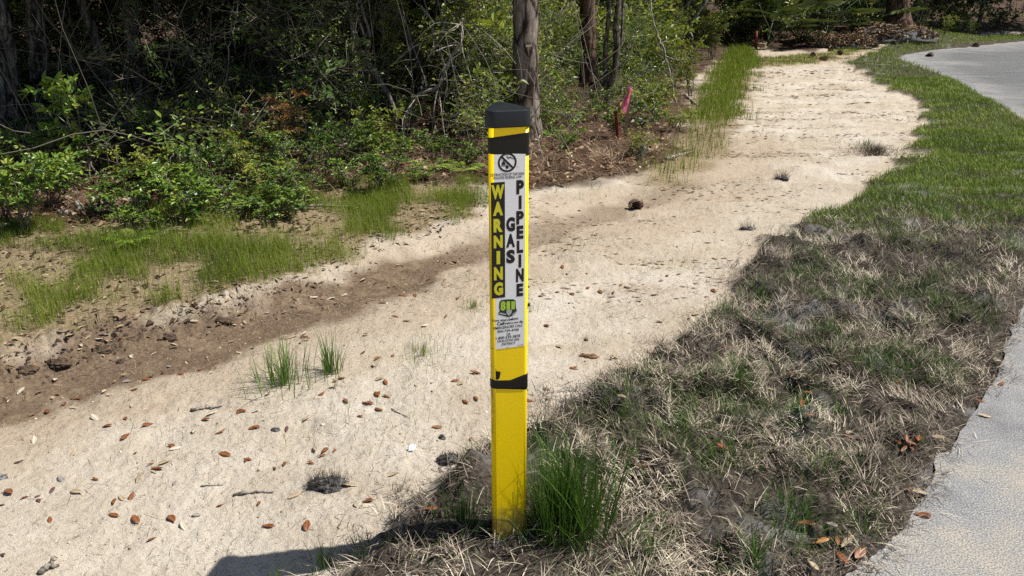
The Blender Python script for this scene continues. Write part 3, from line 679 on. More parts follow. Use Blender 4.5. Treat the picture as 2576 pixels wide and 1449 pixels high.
LV += zl(.3765, 582, 921.5, [(70, 305, r_), (155, 413, r_), (370, 425, d_), (105, 625, r_), (355, 658, r_), (290, 687, r_), (265, 1070, r_), (505, 1070, r_), (610, 600, r_), (628, 565, r_), (690, 568, r_), (530, 650, r_), (560, 555, t_), (860, 340, r_), (765, 235, r_), (910, 250, r_), (975, 192, r_),
      (1035, 205, r_), (690, 105, r_), (740, 85, r_), (675, 145, t_), (605, 190, r_), (1030, 110, r_), (990, 88, t_), (1490, 103, r_), (1540, 115, t_), (1235, 130, t_), (1630, 45, r_), (1635, 218, r_), (1565, 243, r_), (1375, 412, r_), (1600, 488, r_), (1085, 725, t_), (910, 905, r_), (830, 935, t_),
      (420, 870, t_), (790, 800, t_), (1335, 985, r_), (1115, 945, r_), (2105, 155, r_), (1990, 235, r_), (2115, 215, t_), (2020, 330, t_), (2375, 510, t_), (2290, 20, r_), (240, 195, d_), (985, 295, r_), (500, 355, t_), (165, 305, p_)])
LV += zl(.4353, 1455, 873, [(840, 25, r_), (1280, 120, t_), (1600, 110, t_), (1330, 290, r_), (1285, 350, r_), (1330, 415, r_), (1095, 270, t_), (1560, 520, t_), (1560, 548, r_), (825, 600, r_), (355, 712, r_), (2230, 150, r_), (1835, 220, r_), (2310, 335, r_), (2335, 435, t_), (2065, 545, t_), (1890, 555, r_),
      (1912, 578, r_), (1875, 615, r_), (1918, 610, r_), (1960, 555, r_), (1840, 575, r_), (2085, 780, t_), (1900, 850, r_), (1970, 870, t_), (1985, 1000, r_), (1310, 1050, r_), (1460, 1055, g_), (1395, 1155, o_), (1550, 1155, t_), (1490, 1150, r_), (1620, 1222, r_), (1520, 1250, r_), (1350, 1290, t_), (200, 60, t_),
      (415, 35, t_), (1240, 180, r_), (250, 310, t_), (2440, 250, r_), (2420, 100, t_)])
LV += zl(.3765, 873, 485, [(1460, 385, r_), (1440, 500, r_), (1470, 545, r_), (1605, 540, t_), (1405, 668, r_), (1310, 678, r_), (1500, 680, r_), (1690, 665, r_), (1780, 670, r_), (1830, 620, r_), (2100, 590, r_), (2140, 555, r_), (2215, 550, r_), (1720, 745, t_), (1600, 985, r_), (1415, 1030, t_), (1515, 1180, r_),
      (725, 1260, r_), (760, 1275, t_), (855, 1205, r_), (205, 1350, r_), (305, 1095, r_), (205, 1110, r_), (105, 1075, r_), (180, 1155, t_), (455, 690, r_), (370, 690, r_), (740, 708, r_), (650, 590, r_), (720, 465, r_), (660, 470, r_), (2085, 865, r_), (2450, 660, r_),
      (2395, 700, r_), (1255, 600, d_), (1215, 630, d_), (2330, 815, t_), (2285, 840, t_), (2025, 1070, t_), (1795, 1100, t_), (1330, 890, r_), (235, 740, r_), (660, 830, r_), (395, 860, r_), (1610, 640, r_), (1290, 420, r_), (1550, 120, r_), (520, 890, p_), (320, 830, r_), (1100, 1400, r_)])
LV += zl(.3748, 0, 485, [(475, 960, t_), (590, 975, t_), (660, 985, p_), (715, 995, t_), (700, 955, p_), (815, 975, r_), (770, 995, t_), (540, 1025, p_), (690, 1095, p_), (530, 1055, t_), (995, 970, o_), (1165, 1020, p_), (1400, 945, g_), (1570, 890, p_), (1480, 885, r_), (1640, 870, t_), (1795, 810, p_), (1910, 805, g_),
      (1960, 765, p_), (2100, 705, p_), (1985, 595, p_), (1795, 595, p_), (980, 1255, r_), (850, 1270, g_), (900, 1325, r_), (520, 1385, r_), (1135, 1170, g_), (1215, 1220, r_), (1095, 1210, d_), (1350, 1190, r_), (1390, 1110, t_), (1965, 970, t_), (1920, 990, r_), (2045, 970, r_), (200, 1170, o_), (160, 1195, o_),
      (370, 1255, p_), (140, 1335, p_), (60, 1400, p_), (430, 1050, g_), (785, 650, r_), (840, 755, t_), (545, 905, t_), (1450, 550, p_), (1440, 600, p_), (1375, 545, t_), (2310, 690, p_), (2220, 715, p_), (1530, 725, o_), (1460, 745, t_), (1400, 720, t_), (1640, 700, t_), (1310, 715, p_), (1610, 1080, t_), (880, 1100, p_), (1030, 1085, p_)])
LANDMARKS = [("marker post", (1277, 1365)), ("dense post tuft", (1430, 1260)), ("tall grass clump", (715, 960)), ("smaller grass clump", (830, 935)), ("spiky black clod", (820, 1215)), ("ragged dark clod", (1130, 1155)),
             ("white scrap", (1037, 1130)), ("loose pine cone", (1607, 522)), ("white stake", (4, 1205)), ("bark chip", (1482, 897)), ("low wispy grass", (1065, 885)), ("grassy sod lobe", (1890, 720)), ("dark mud heap", (250, 880)), ("undercut mud step", (580, 790)), ("sandy scarp", (1130, 610)), ("sandy road corner", (2250, 1400)),
             ("rust leaf pile", (2275, 1120)), ("bent twig", (985, 1040))]
for k, (nm, (a, b_)) in enumerate(LANDMARKS): LANDMARKS[k] = (nm, at(a, b_))
ORD = ['nearest', 'second nearest', 'third nearest', 'fourth nearest', 'fifth nearest', 'sixth nearest', 'seventh nearest', 'eighth nearest', 'ninth nearest', 'tenth nearest', 'eleventh nearest', 'twelfth nearest']
KW = {'rust': 'rust brown oak leaf', 'tan': 'tan dry oak leaf', 'grey': 'grey weathered leaf', 'dark': 'dark purplish leaf', 'gold': 'golden brown oak leaf', 'pale': 'pale bleached oak leaf'}
leafrec = []; lrng = np.random.default_rng(77)
for k, (px_, py_, kind) in enumerate(LV):
    p = at(px_, py_)
    me = LEAFMESH[kind][int(lrng.integers(6))]
    o = link('oak_leaf', me); o.location = p + Vector((0, 0, .002 if sdpoly(p.x, p.y, SOD) < 0 else .016))
    if sdpoly(p.x, p.y, ROAD) > .03: o.location.z = .003
    o.rotation_euler = (lrng.uniform(-.25, .25), lrng.uniform(-.25, .25), lrng.uniform(0, 2 * PI)); sc_ = lrng.uniform(.48, .98) * (1.1 if p.x > .5 and p.y < 2.6 else .9)
    sc_ *= {'rust': .85, 'dark': .65, 'grey': .8}.get(kind, .95)
    o.scale = (sc_, sc_ * lrng.uniform(.85, 1.15), sc_)
    d, s_, pr_ = sdline(p.x, p.y, CHAN)
    surf = 'asphalt' if sdpoly(p.x, p.y, ROAD) > 0 else 'dead sod' if sdpoly(p.x, p.y, SOD) > 0 else 'dark mud' if (d < .3 and pr_ < .6) else 'grassy bank' if s_ > 0 and pr_ < .7 else 'pale sand'
    li = min(range(len(LANDMARKS)), key=lambda i: (LANDMARKS[i][1] - p).length)
    dl = p - LANDMARKS[li][1]
    sd = ('road side of' if dl.x > 0 else 'ditch side of') if abs(dl.x) > abs(dl.y) else ('beyond' if dl.y > 0 else 'in front of')
    leafrec.append((o, kind, surf, li, sd, dl.length))
grp = {}
for r in leafrec: grp.setdefault(r[1:5], []).append(r)
for key, rs in grp.items():
    rs.sort(key=lambda r: r[5])
    for i, r in enumerate(rs):
        o, kind, surf, li, sd, _ = r
        tag(o, f"{KW[kind]} on {surf}, {ORD[min(i, 11)] + ' ' if len(rs) > 1 else ''}{sd} {LANDMARKS[li][0]}", 'leaf', 'fallen oak leaves on the ground')
# ------------------------------------------------------------------ sod, lawn and bank grasses, loose debris (nobody could count these)
def scatter(n, x0, x1, y0, y1, keep):
    x = RNG.uniform(x0, x1, n); y = RNG.uniform(y0, y1, n); k = RNG.uniform(0, 1, n) < keep(x, y); return x[k], y[k]
def ground3(x, y, dz=0.0): return np.stack([x, y, height(x, y) + dz], 1)
def clump_dir(x, y, f, seed): return (noise2(x * f, y * f, seed) * 6 + noise2(x * f * .5 + 5, y * f * .5, seed + 3) * 6) * PI
# dead thatch
def dens_thatch(x, y):
    e = in_sod(x, y); rd = sdpoly(x, y, ROAD)
    ok = sstep(-.05, .05, e + RNG.normal(0, .025, len(x))) * (1 - sstep(-.05, .05, rd + (fbm(x * 6, y * 6, 72, 3) - .5) * .22))
    bare = sstep(.62, .70, fbm(x * 3.2, y * 3.2, 70, 3))
    lawn = sstep(4.3, 5.2, y + (fbm(x * 1.5, y * 1.5, 71, 3) - .5) * 1.5)
    spill = np.exp(-(e / .10) ** 2) * sstep(.42, .6, fbm(x * 8, y * 8, 74, 2)) * .55 * (1 - sstep(4.8, 5.4, y))
    ok = np.maximum(ok, spill * (1 - sstep(-.05, .05, rd)))
    left = 1 - .35 * sstep(-.1, -.5, x)
    return ok * (1 - .8 * bare) * (1 - .88 * lawn) * left
x, y = scatter(210000, -.9, 3.6, 1.45, 5.6, lambda x, y: dens_thatch(x, y) * (1 - .45 * sstep(2.6, 4, y)))
mb = MB(); n = len(x)
a = clump_dir(x, y, 5.5, 80) + RNG.normal(0, .9, n)
tt = np.clip((fbm(x * 5, y * 5, 83, 3) - .5) * 1.3 + .5 + RNG.normal(.0, .25, n), 0, 1)
blades(mb, ground3(x, y, RNG.uniform(-.01, .018, n)), RNG.uniform(.018, .065, n) * (1 + .5 * fbm(x * 4, y * 4, 85, 2)), a, RNG.uniform(.9, 1.75, n), RNG.uniform(.0014, .0040, n), tt, 3, .45, a0=.62)
fx, fy = scatter(60000, .6, 3.6, 1.4, 6, lambda x, y: np.exp(-((sdpoly(x, y, ROAD) + .015) / .055) ** 2) * (sdpoly(x, y, SOD) > 0) * sstep(.30, .5, fbm(x * 7, y * 7, 87, 2))); m_ = len(fx)
blades(mb, np.stack([fx, fy, np.maximum(height(fx, fy), .002)], 1), RNG.uniform(.02, .075, m_), RNG.normal(-.55, 1.1, m_), RNG.uniform(1.1, 1.8, m_), RNG.uniform(.0014, .0034, m_), np.clip(RNG.normal(.55, .27, m_), 0, 1), 3, .3, a0=.8)
tag(mb.obj('dead_grass', STRAWM, smooth=False), 'straw coloured dead thatch of the upturned sod along the road', 'grass', kind='stuff')
# green sprigs growing through the sod
def dens_green(x, y):
    e = in_sod(x, y); rd = sdpoly(x, y, ROAD)
    g = sstep(.54, .65, fbm(x * 3.6 + 9, y * 3.6, 90, 3)) + .35 * sstep(.52, .64, fbm(x * 9, y * 9, 91, 2))
    return np.clip(sstep(.0, .12, e) * (1 - sstep(-.12, -.02, rd)) * (g + .02) * (1 - sstep(5.2, 6, y)) * (.25 + .75 * sstep(.2, .6, x)), 0, 1)
x, y = scatter(120000, -.6, 3.6, 1.5, 6, lambda x, y: dens_green(x, y) * (1 - .4 * sstep(2.6, 4, y)))
n = len(x); mb = MB()
blades(mb, ground3(x, y, 0), RNG.uniform(.03, .095, n), clump_dir(x, y, 4, 93) + RNG.normal(0, 1.2, n), RNG.uniform(.2, 1.3, n), RNG.uniform(.0016, .0036, n), np.clip(RNG.normal(.55, .22, n), 0, 1), 3)
tag(mb.obj('green_grass', GRASSM, smooth=False), 'fresh green grass blades sprouting through the dead sod', 'grass', kind='stuff')
# lawn strip that follows the road
def dens_lawn(x, y):
    e = in_sod(x, y); rd = sdpoly(x, y, ROAD)
    return sstep(-.02, .1, e) * (1 - sstep(-.10, .03, rd)) * sstep(4.2, 5.4, y + (fbm(x * 1.5, y * 1.5, 71, 3) - .5) * 1.5)
xs, ys = [], []
for (x0, x1, y0, y1, k) in ((1.8, 6.2, 4, 8, 105000), (3.2, 8, 8, 13, 70000), (4, 16, 13, 24, 90000)):
    x, y = scatter(k, x0, x1, y0, y1, dens_lawn); xs.append(x); ys.append(y)
x, y = np.concatenate(xs), np.concatenate(ys); n = len(x); mb = MB()
dry = sstep(.1, .0, in_sod(x, y)) * .3 + sstep(.25, .0, -sdpoly(x, y, ROAD)) * .35 + .3 * sstep(6, 4.4, y)
t = np.clip(fbm(x * 2.5, y * 2.5, 96, 3) * .9 + RNG.normal(0, .2, n) + dry * RNG.uniform(0, 1.3, n), 0, 1)
blades(mb, ground3(x, y), RNG.uniform(.03, .075, n) * (1 + .03 * np.clip(y - 6, 0, 10)), RNG.uniform(0, 2 * PI, n), RNG.uniform(.2, 1.2, n), RNG.uniform(.003, .005, n) * (1 + .10 * np.clip(y - 5, 0, 14)), t, 2)
tag(mb.obj('lawn_grass', LAWNM, smooth=False), 'short mown green lawn strip curving beside the asphalt road', 'grass', kind='stuff')
# thin bright grass on the far bank of the channel, in drifts
def dens_bank(x, y):
    e = sdpoly(x, y, BANK)
    g = sstep(.45, .60, fbm(x * 3.4 + 3, y * 3.4, 101, 3) + .10 * sstep(-1.6, -.6, x) - .02)
    return sstep(-.08, .06, e + (fbm(x * 6, y * 6, 102, 2) - .5) * .25) * np.clip(g + .05, 0, 1)
x, y = scatter(230000, -4.5, .2, 2.6, 6.0, dens_bank); n = len(x); mb = MB()
hgt = .045 + .11 * fbm(x * 2.4, y * 2.4, 104, 3) * RNG.uniform(.5, 1.2, n)
blades(mb, ground3(x, y), hgt, RNG.uniform(0, 2 * PI, n), RNG.uniform(.05, .8, n), RNG.uniform(.0013, .0026, n), np.clip(fbm(x * 2, y * 2, 105, 2) + RNG.normal(0, .24, n), 0, 1), 2)
for G, k, hgt_ in ((GREEN1, 110000, .13), (GREEN2, 26000, .06)):
    lo, hi = G.min(0), G.max(0)
    x, y = scatter(k, lo[0] - .2, hi[0] + .2, lo[1] - .2, hi[1] + .2, lambda x, y: sstep(-.12, .1, sdpoly(x, y, G) + (fbm(x * 3, y * 3, 106, 3) - .5) * .7) * (.25 + .75 * sstep(7.5, 10, y))); n = len(x)
    blades(mb, ground3(x, y), hgt_ * RNG.uniform(.5, 1.3, n), RNG.uniform(0, 2 * PI, n), RNG.uniform(.05, .7, n), RNG.uniform(.004, .007, n) * (1 + .05 * (y - 6)), np.clip(RNG.normal(.42, .18, n), 0, 1), 2)
x, y = scatter(9000, -3, 4.2, 3.2, 15, lambda x, y: sstep(.35, 0, np.abs(sdpoly(x, y, LITTER))) * sstep(.5, .62, fbm(x * 2, y * 2, 108, 3))); n = len(x)
blades(mb, ground3(x, y), RNG.uniform(.04, .14, n), RNG.uniform(0, 2 * PI, n), RNG.uniform(.05, .8, n), RNG.uniform(.003, .005, n), np.clip(RNG.normal(.4, .2, n), 0, 1), 2)
tag(mb.obj('bank_grass', BANKM, smooth=False), 'thin bright yellow green grass growing along the far bank of the channel', 'grass', kind='stuff')
# sparse sprigs on the near sand beyond the channel line
x, y = scatter(26000, -2.6, 1.2, 2.1, 4.6, lambda x, y: (1 - sstep(-.2, 0, in_sod(x, y))) * sstep(.60, .70, fbm(x * 2.6 + 31, y * 2.6, 110, 3)) * .16); n = len(x); mb = MB()
blades(mb, ground3(x, y), RNG.uniform(.02, .06, n), RNG.uniform(0, 2 * PI, n), RNG.uniform(.1, .9, n), RNG.uniform(.0015, .0026, n), np.clip(RNG.normal(.6, .2, n), 0, 1), 2)
tag(mb.obj('sand_grass', BANKM, smooth=False), 'scattered short grass sprigs on the pale sand', 'grass', kind='stuff')
# pine straw and dry leaves under the trees
r0 = RNG.uniform(0, 1, 60000); ang = RNG.uniform(-38, 34, 60000); rr = 4.4 * (13 / 4.4) ** r0
x, y = rr * np.sin(np.radians(ang)), rr * np.cos(np.radians(ang)); k = sdpoly(x, y, LITTER) + (fbm(x * 3, y * 3, 50, 4) - .5) * .5 + RNG.normal(0, .06, len(x)) > .03; x, y = x[k], y[k]; n = len(x); mb = MB()
blades(mb, ground3(x, y, RNG.uniform(0, .045, n)), RNG.uniform(.07, .2, n), clump_dir(x, y, 2.6, 113) + RNG.normal(0, .7, n), RNG.uniform(1.2, 1.65, n), RNG.uniform(.0022, .0045, n) * (1 + .06 * (y - 5)), np.clip(fbm(x * 2, y * 2, 115, 3) + RNG.normal(0, .25, n), 0, 1), 2, .12, a0=.86)
k = RNG.uniform(0, 1, n) < .16; m_ = k.sum()
leaf_geo(mb, ground3(x[k], y[k], RNG.uniform(.01, .05, m_)), np.stack([RNG.normal(0, 1, m_), RNG.normal(0, 1, m_), RNG.normal(0, .25, m_)], 1), np.stack([RNG.normal(0, .35, m_), RNG.normal(0, .35, m_), np.ones(m_)], 1), RNG.uniform(.04, .08, m_), RNG.uniform(.018, .03, m_), np.clip(RNG.normal(.75, .22, m_), 0, 1))
tag(mb.obj('pine_straw', NEEDLEM, smooth=False), 'reddish brown pine straw and dry leaves covering the forest floor', 'leaf litter', kind='stuff')
# straw bits, bark crumbs and needles on the sand
def dens_sand(x, y): return (1 - sstep(-.05, .05, in_sod(x, y))) * (1 - sstep(-.3, .3, sdpoly(x, y, LITTER))) * (1 - .5 * sstep(.45, .6, fbm(x * 1.2, y * 1.2, 120, 3)))
mb = MB()
for (x0, x1, y0, y1, k, L0, L1, W0, W1, al) in ((-2.2, 1.6, 1.4, 4, 12000, .006, .035, .0008, .0018, 0), (-3, 3.6, 3.4, 7.5, 22000, .012, .055, .0015, .0045, .75), (.4, 6, 7, 16, 24000, .025, .10, .004, .012, .85), (3, 10, 14, 21, 2500, .05, .14, .008, .016, .8)):
    x, y = scatter(k, x0, x1, y0, y1, dens_sand); n = len(x)
    band_ = sstep(.45, .62, fbm(x * 1.1 + y * .4, y * 5.5, 122, 3)) if al else np.ones(n)
    kk = RNG.uniform(0, 1, n) < .25 + .75 * band_; x, y = x[kk], y[kk]; n = len(x)
    aa = np.where(RNG.uniform(0, 1, n) < al, RNG.normal(-.15, .35, n) + PI * RNG.integers(0, 2, n), RNG.uniform(0, 2 * PI, n))
    blades(mb, ground3(x, y, .002), RNG.uniform(L0, L1, n), aa, RNG.uniform(1.25, 1.7, n), RNG.uniform(W0, W1, n), np.clip(RNG.normal(.36, .26, n), 0, 1), 2, .2, a0=.84)
x, y = scatter(26000, 0, 7, 3.6, 17, lambda x, y: dens_sand(x, y) * sstep(.46, .66, fbm(x * 1.1 + y * .4, y * 5.5, 122, 3)) * .8); n = len(x); sz = RNG.uniform(.002, .0075, n) * (.6 + .09 * y)
v = ground3(x, y, .002)[:, None, :] + np.array([(1, 0, 0), (-1, 0, 0), (0, 1, 0), (0, -1, 0), (0, 0, .7), (0, 0, -.7)])[None] * sz[:, None, None] * RNG.uniform(.5, 1.5, (n, 6, 1)) * np.array([3.2, .9, .8])
mb.add(v.reshape(-1, 3), tris=((np.arange(n) * 6)[:, None, None] + np.array([(0, 2, 4), (2, 1, 4), (1, 3, 4), (3, 0, 4), (2, 0, 5), (1, 2, 5), (3, 1, 5), (0, 3, 5)])[None]).reshape(-1, 3), tint=np.repeat(np.clip(RNG.normal(.6, .22, n), 0, 1), 6))
# long pine needles lying about
x, y = scatter(260, -1.8, 1.2, 1.5, 4, dens_sand); n = len(x)
blades(mb, ground3(x, y, .003), RNG.uniform(.07, .17, n), RNG.normal(.5, .7, n), np.full(n, 1.57), RNG.uniform(.0010, .0016, n), np.clip(RNG.normal(.62, .15, n), 0, 1), 4, .06, a0=.97)
# twiggy straw over the muddy channel
x, y = scatter(9000, -3.2, .6, 2.2, 5, lambda x, y: np.exp(-(sdline(x, y, CHAN)[0] / .4) ** 2)); n = len(x)
blades(mb, ground3(x, y, .003), RNG.uniform(.01, .06, n), RNG.uniform(0, 2 * PI, n), RNG.uniform(1.1, 1.7, n), RNG.uniform(.0012, .003, n), np.clip(RNG.normal(.6, .3, n), 0, 1), 2, .2, a0=.84)
m_ = 420; x, y = scatter(6000, -3.2, 1.4, 2.2, 6, lambda x, y: np.exp(-(sdline(x, y, CHAN)[0] / .3) ** 2) * .16); m_ = len(x)
leaf_geo(mb, ground3(x, y, .008), np.stack([RNG.normal(0, 1, m_), RNG.normal(0, 1, m_), RNG.normal(0, .2, m_)], 1), np.stack([RNG.normal(0, .3, m_), RNG.normal(0, .3, m_), np.ones(m_)], 1), RNG.uniform(.015, .045, m_), RNG.uniform(.008, .016, m_), np.clip(RNG.normal(.85, .2, m_), 0, 1))
x, y = scatter(40000, -4.5, .3, 2.6, 6, lambda x, y: sstep(-.25, .1, sdpoly(x, y, BANK)) * .20); m_ = len(x)
leaf_geo(mb, ground3(x, y, .008), np.stack([RNG.normal(0, 1, m_), RNG.normal(0, 1, m_), RNG.normal(0, .2, m_)], 1), np.stack([RNG.normal(0, .3, m_), RNG.normal(0, .3, m_), np.ones(m_)], 1), RNG.uniform(.015, .055, m_), RNG.uniform(.006, .018, m_), np.clip(RNG.normal(.62, .3, m_), 0, 1))
tag(mb.obj('sand_debris', CHIPM, smooth=False), 'fine straw, needles and bark crumbs strewn over the sand', 'debris', kind='stuff')
# grit: small pale and dark stones
x, y = scatter(9000, -2.4, 2.2, 1.4, 4.5, dens_sand); n = len(x); s_ = RNG.uniform(.0012, .0036, n) * (1 + 1.2 * (RNG.uniform(0, 1, n) > .95))
o8 = np.array([(1, 0, 0), (-1, 0, 0), (0, 1, 0), (0, -1, 0), (0, 0, .7), (0, 0, -.7)]); f8 = np.array([(0, 2, 4), (2, 1, 4), (1, 3, 4), (3, 0, 4), (2, 0, 5), (1, 2, 5), (3, 1, 5), (0, 3, 5)])
v = ground3(x, y)[:, None, :] + o8[None] * s_[:, None, None] * RNG.uniform(.6, 1.4, (n, 6, 1))
GRITM = mat_tint('grit', [(0, (.07, .055, .045)), (.35, (.30, .23, .16)), (.7, (.62, .55, .44)), (1, (.82, .78, .70))], .8, 0, .2)
mb = MB(); mb.add(v.reshape(-1, 3), tris=(np.arange(n) * 6)[:, None, None] + f8[None] if False else ((np.arange(n) * 6)[:, None, None] + f8[None]).reshape(-1, 3), tint=np.repeat(RNG.uniform(0, 1, n), 6))
tag(mb.obj('grit', GRITM, smooth=True), 'fine pale and dark grit scattered on the sand', 'gravel', kind='stuff')
# ------------------------------------------------------------------ near plants and loose things
def tuft(name, px_, py_, n, H, spread, label, mat=GRASSM, lean=(.05, .7), W=(.0018, .0036), t=(.5, .2), seg=4, cat='grass tuft', group=None, drift=0.0, seed=0):
    p = at(px_, py_); mb = MB()
    rr = np.abs(RNG.normal(0, spread, n)); a0 = RNG.uniform(0, 2 * PI, n)
    bx, by = rr * np.cos(a0), rr * np.sin(a0)
    z = height(p.x + bx, p.y + by) - p.z
    out = a0 + RNG.normal(0, .7, n)
    h = H * RNG.uniform(.35, 1.0, n) * (1 - .35 * np.clip(rr / (spread * 2.2), 0, 1))
    blades(mb, np.stack([bx, by, z - .004], 1), h, out, RNG.uniform(lean[0], lean[1], n) * (.5 + .7 * rr / (spread * 1.5)), RNG.uniform(W[0], W[1], n), np.clip(RNG.normal(t[0], t[1], n), 0, 1), seg)
    o = mb.obj(name, mat, smooth=False); o.location = p
    return tag(o, label, cat, group)
G1 = 'green grass tufts near the marker post'
tuft('grass_tuft', 1415, 1335, 1000, .37, .062, 'dense tall dark green grass tuft hugging the base of the yellow post', lean=(.05, .85), W=(.0014, .0034), t=(.42, .24), group=G1)
tuft('grass_tuft', 1490, 1345, 60, .42, .06, 'few broad arching grass blades rising past the dense tuft by the post', lean=(.1, 1.0), W=(.004, .007), t=(.55, .2), seg=6, group=G1)
tuft('grass_tuft', 1165, 1320, 150, .15, .055, 'low dark green grass tuft on the shaded side of the post base', lean=(.05, .6), t=(.36, .18), group=G1)
tuft('grass_tuft', 815, 1425, 46, .15, .02, 'small upright grass tuft standing in the shadow of the post', lean=(.05, .7), W=(.002, .004), t=(.6, .2), group=G1)
tuft('grass_tuft', 905, 1405, 40, .09, .04, 'short splayed grass tuft in the post shadow beside the upright one', lean=(.3, 1.2), t=(.55, .2), group=G1)
tuft('grass_tuft', 690, 1465, 14, .13, .02, 'thin grass blades at the bottom edge in front of the shadow tip', lean=(.2, .9), W=(.002, .004), t=(.75, .2), group=G1)
tuft('grass_tuft', 715, 965, 150, .25, .085, 'tall loose green grass clump standing alone on the pale sand', lean=(.1, .95), W=(.0024, .0055), t=(.75, .2), seg=5, group='grass clumps on the sand')
tuft('grass_tuft', 832, 938, 70, .25, .035, 'smaller green grass clump beside the tall clump on the sand', lean=(.05, .8), W=(.0024, .0052), t=(.75, .2), seg=5, group='grass clumps on the sand')
tuft('grass_tuft', 1065, 895, 210, .085, .11, 'low wispy yellow green grass patch on the sand beside the post', BANKM, lean=(.02, .5), W=(.0014, .0024), t=(.6, .2), group='grass clumps on the sand')
tuft('grass_tuft', 1190, 775, 130, .07, .06, 'short bright grass patch on the sand just behind the post', BANKM, lean=(.02, .5), W=(.0015, .0025), t=(.55, .2), group='grass clumps on the sand')
tuft('grass_tuft', 1335, 785, 40, .10, .035, 'sparse spindly grass beside the road side edge of the label', BANKM, lean=(.1, .8), W=(.0012, .002), t=(.7, .2), group='grass clumps on the sand')
tuft('grass_tuft', 700, 900, 40, .10, .10, 'thin yellowing sprigs behind the tall grass clump', BANKM, lean=(.1, .9), W=(.0014, .0024), t=(.7, .2), group='grass clumps on the sand')
for i, (a, b_, n_, h_, lab) in enumerate([(1855, 960, 130, .085, 'bright green tuft on the sod beneath the sand edge'), (1740, 1080, 110, .09, 'leafy green tuft in the middle of the dead sod beside grey soil'), (2115, 1045, 90, .10, 'green tuft arching over a dark hollow in the sod'),
                                         (2080, 1190, 120, .13, 'upright green tuft growing out of rusty roots in the sod'), (1980, 1300, 120, .12, 'sprawling green tuft with long blades on the sod'), (1560, 1060, 80, .10, 'green tuft at the sod edge behind the dense tuft'),
                                         (1900, 1410, 170, .11, 'wide green tuft at the bottom edge of the sod'), (1640, 1395, 110, .12, 'loose green tuft in front of the grey soil patch'), (2180, 1340, 90, .08, 'short green tuft near the sandy road corner'),
                                         (2030, 700, 130, .08, 'green tuft on the sod lobe nearest the sand'), (1920, 745, 110, .09, 'green tuft crowning the grassy sod lobe'), (2330, 830, 90, .09, 'green tuft on the sod by the asphalt'), (2090, 610, 110, .08, 'green tuft on the far sod where it narrows')]):
    tuft('grass_tuft', a, b_, n_, h_, .06, lab, lean=(.2, 1.2), W=(.0018, .0036), t=(.55, .22), group='green tufts growing in the dead sod')
for i, (a, b_, n_, h_, lab) in enumerate([(2040, 850, 260, .07, 'tangled straw tussock on the middle of the sod'), (1870, 760, 260, .085, 'brown straw tussock overhanging the sand at the sod lobe'), (1560, 985, 240, .08, 'grey brown straw tussock at the sand edge'), (1790, 1000, 200, .07, 'pale straw tussock below the bright green tuft'),
                                         (2400, 1000, 260, .08, 'golden straw tussock on the sod rim above the asphalt'), (1660, 1250, 220, .07, 'ragged straw tussock beside a black hollow'), (2180, 1150, 220, .07, 'straw tussock under the rust leaf pile'), (1530, 1160, 200, .07, 'dry tussock behind the dense green tuft'),
                                         (2330, 700, 220, .08, 'straw tussock near the lawn'), (1010, 1250, 150, .05, 'thin straw mat on the ditch side of the post'), (1290, 1400, 170, .045, 'pale straw heap at the very foot of the post')]):
    tuft('straw_tussock', a, b_, n_, h_, .075, lab, STRAWM, lean=(.8, 1.7), W=(.0014, .0032), t=(.42, .26), cat='straw tussock', group='dead straw tussocks on the sod')
# clods of sod and soil
CLODM, cnt, cp, _o = newmat('clod_soil')
cc_ = ramp(cnt, noisetex(cnt, 55, 5, .7, mapscale(cnt, 1, 1, 1)), [(.35, (.022, .020, .019)), (.52, (.085, .082, .080)), (.70, (.26, .26, .265))])
cnt.links.new(cc_, cp.inputs['Base Color']); cp.inputs['Roughness'].default_value = .95; bump(cnt, noisetex(cnt, 90, 4, .7, mapscale(cnt, 1, 1, 1)), cp, .9, .006)
def lump(mb, R, H, seed, rough=.5, mi=0, f=3.0):
    nu, nv = 36, 20; u = np.linspace(0, 2 * PI, nu, endpoint=False); v = np.linspace(-.35, 1, nv) * PI / 2
    U, V = np.meshgrid(u, v, indexing='ij')
    d = np.stack([np.cos(V) * np.cos(U), np.cos(V) * np.sin(U), np.sin(V)], -1)
    s = 1 + rough * 2 * (noise3(d[..., 0] * f + seed, d[..., 1] * f, d[..., 2] * f, seed) - .5) + rough * (noise3(d[..., 0] * f * 2.7 + seed, d[..., 1] * f * 2.7, d[..., 2] * f * 2.7, seed + 4) - .5)
    P = (d * s[..., None] * np.array([R[0], R[1], H])).reshape(-1, 3)
    q = [(i * nv + j, ((i + 1) % nu) * nv + j, ((i + 1) % nu) * nv + j + 1, i * nv + j + 1) for i in range(nu) for j in range(nv - 1)]
    mb.add(P, quads=q, mi=mi)
def clod(px_, py_, R, H, nroot, label, rootH=.04, seed=1, roott=(.12, .15), rw=.0016, ln=(.1, 1.3), name='sod_clod', cat='sod clod', group='clods of sod on the sand'):
    p = at(px_, py_); e = empty(name, p, 0, label, cat, group); mb = MB(); lump(mb, R, H, seed, .28, f=4.5); mb.obj('soil', CLODM, e)
    m2 = MB(); a = RNG.uniform(0, 2 * PI, nroot); rr = np.sqrt(RNG.uniform(0, 1, nroot)); bx, by = R[0] * rr * np.cos(a), R[1] * rr * np.sin(a)
    blades(m2, np.stack([bx, by, H * np.sqrt(np.clip(1 - rr ** 2, 0, 1)) * .8], 1), RNG.uniform(.4, 1.2, nroot) * rootH, a + RNG.normal(0, .8, nroot), RNG.uniform(ln[0], ln[1], nroot), RNG.uniform(.5, 1.1, nroot) * rw, np.clip(RNG.normal(*roott, nroot), 0, 1), 3)
    m2.obj('roots', STRAWM, e, smooth=False); return e
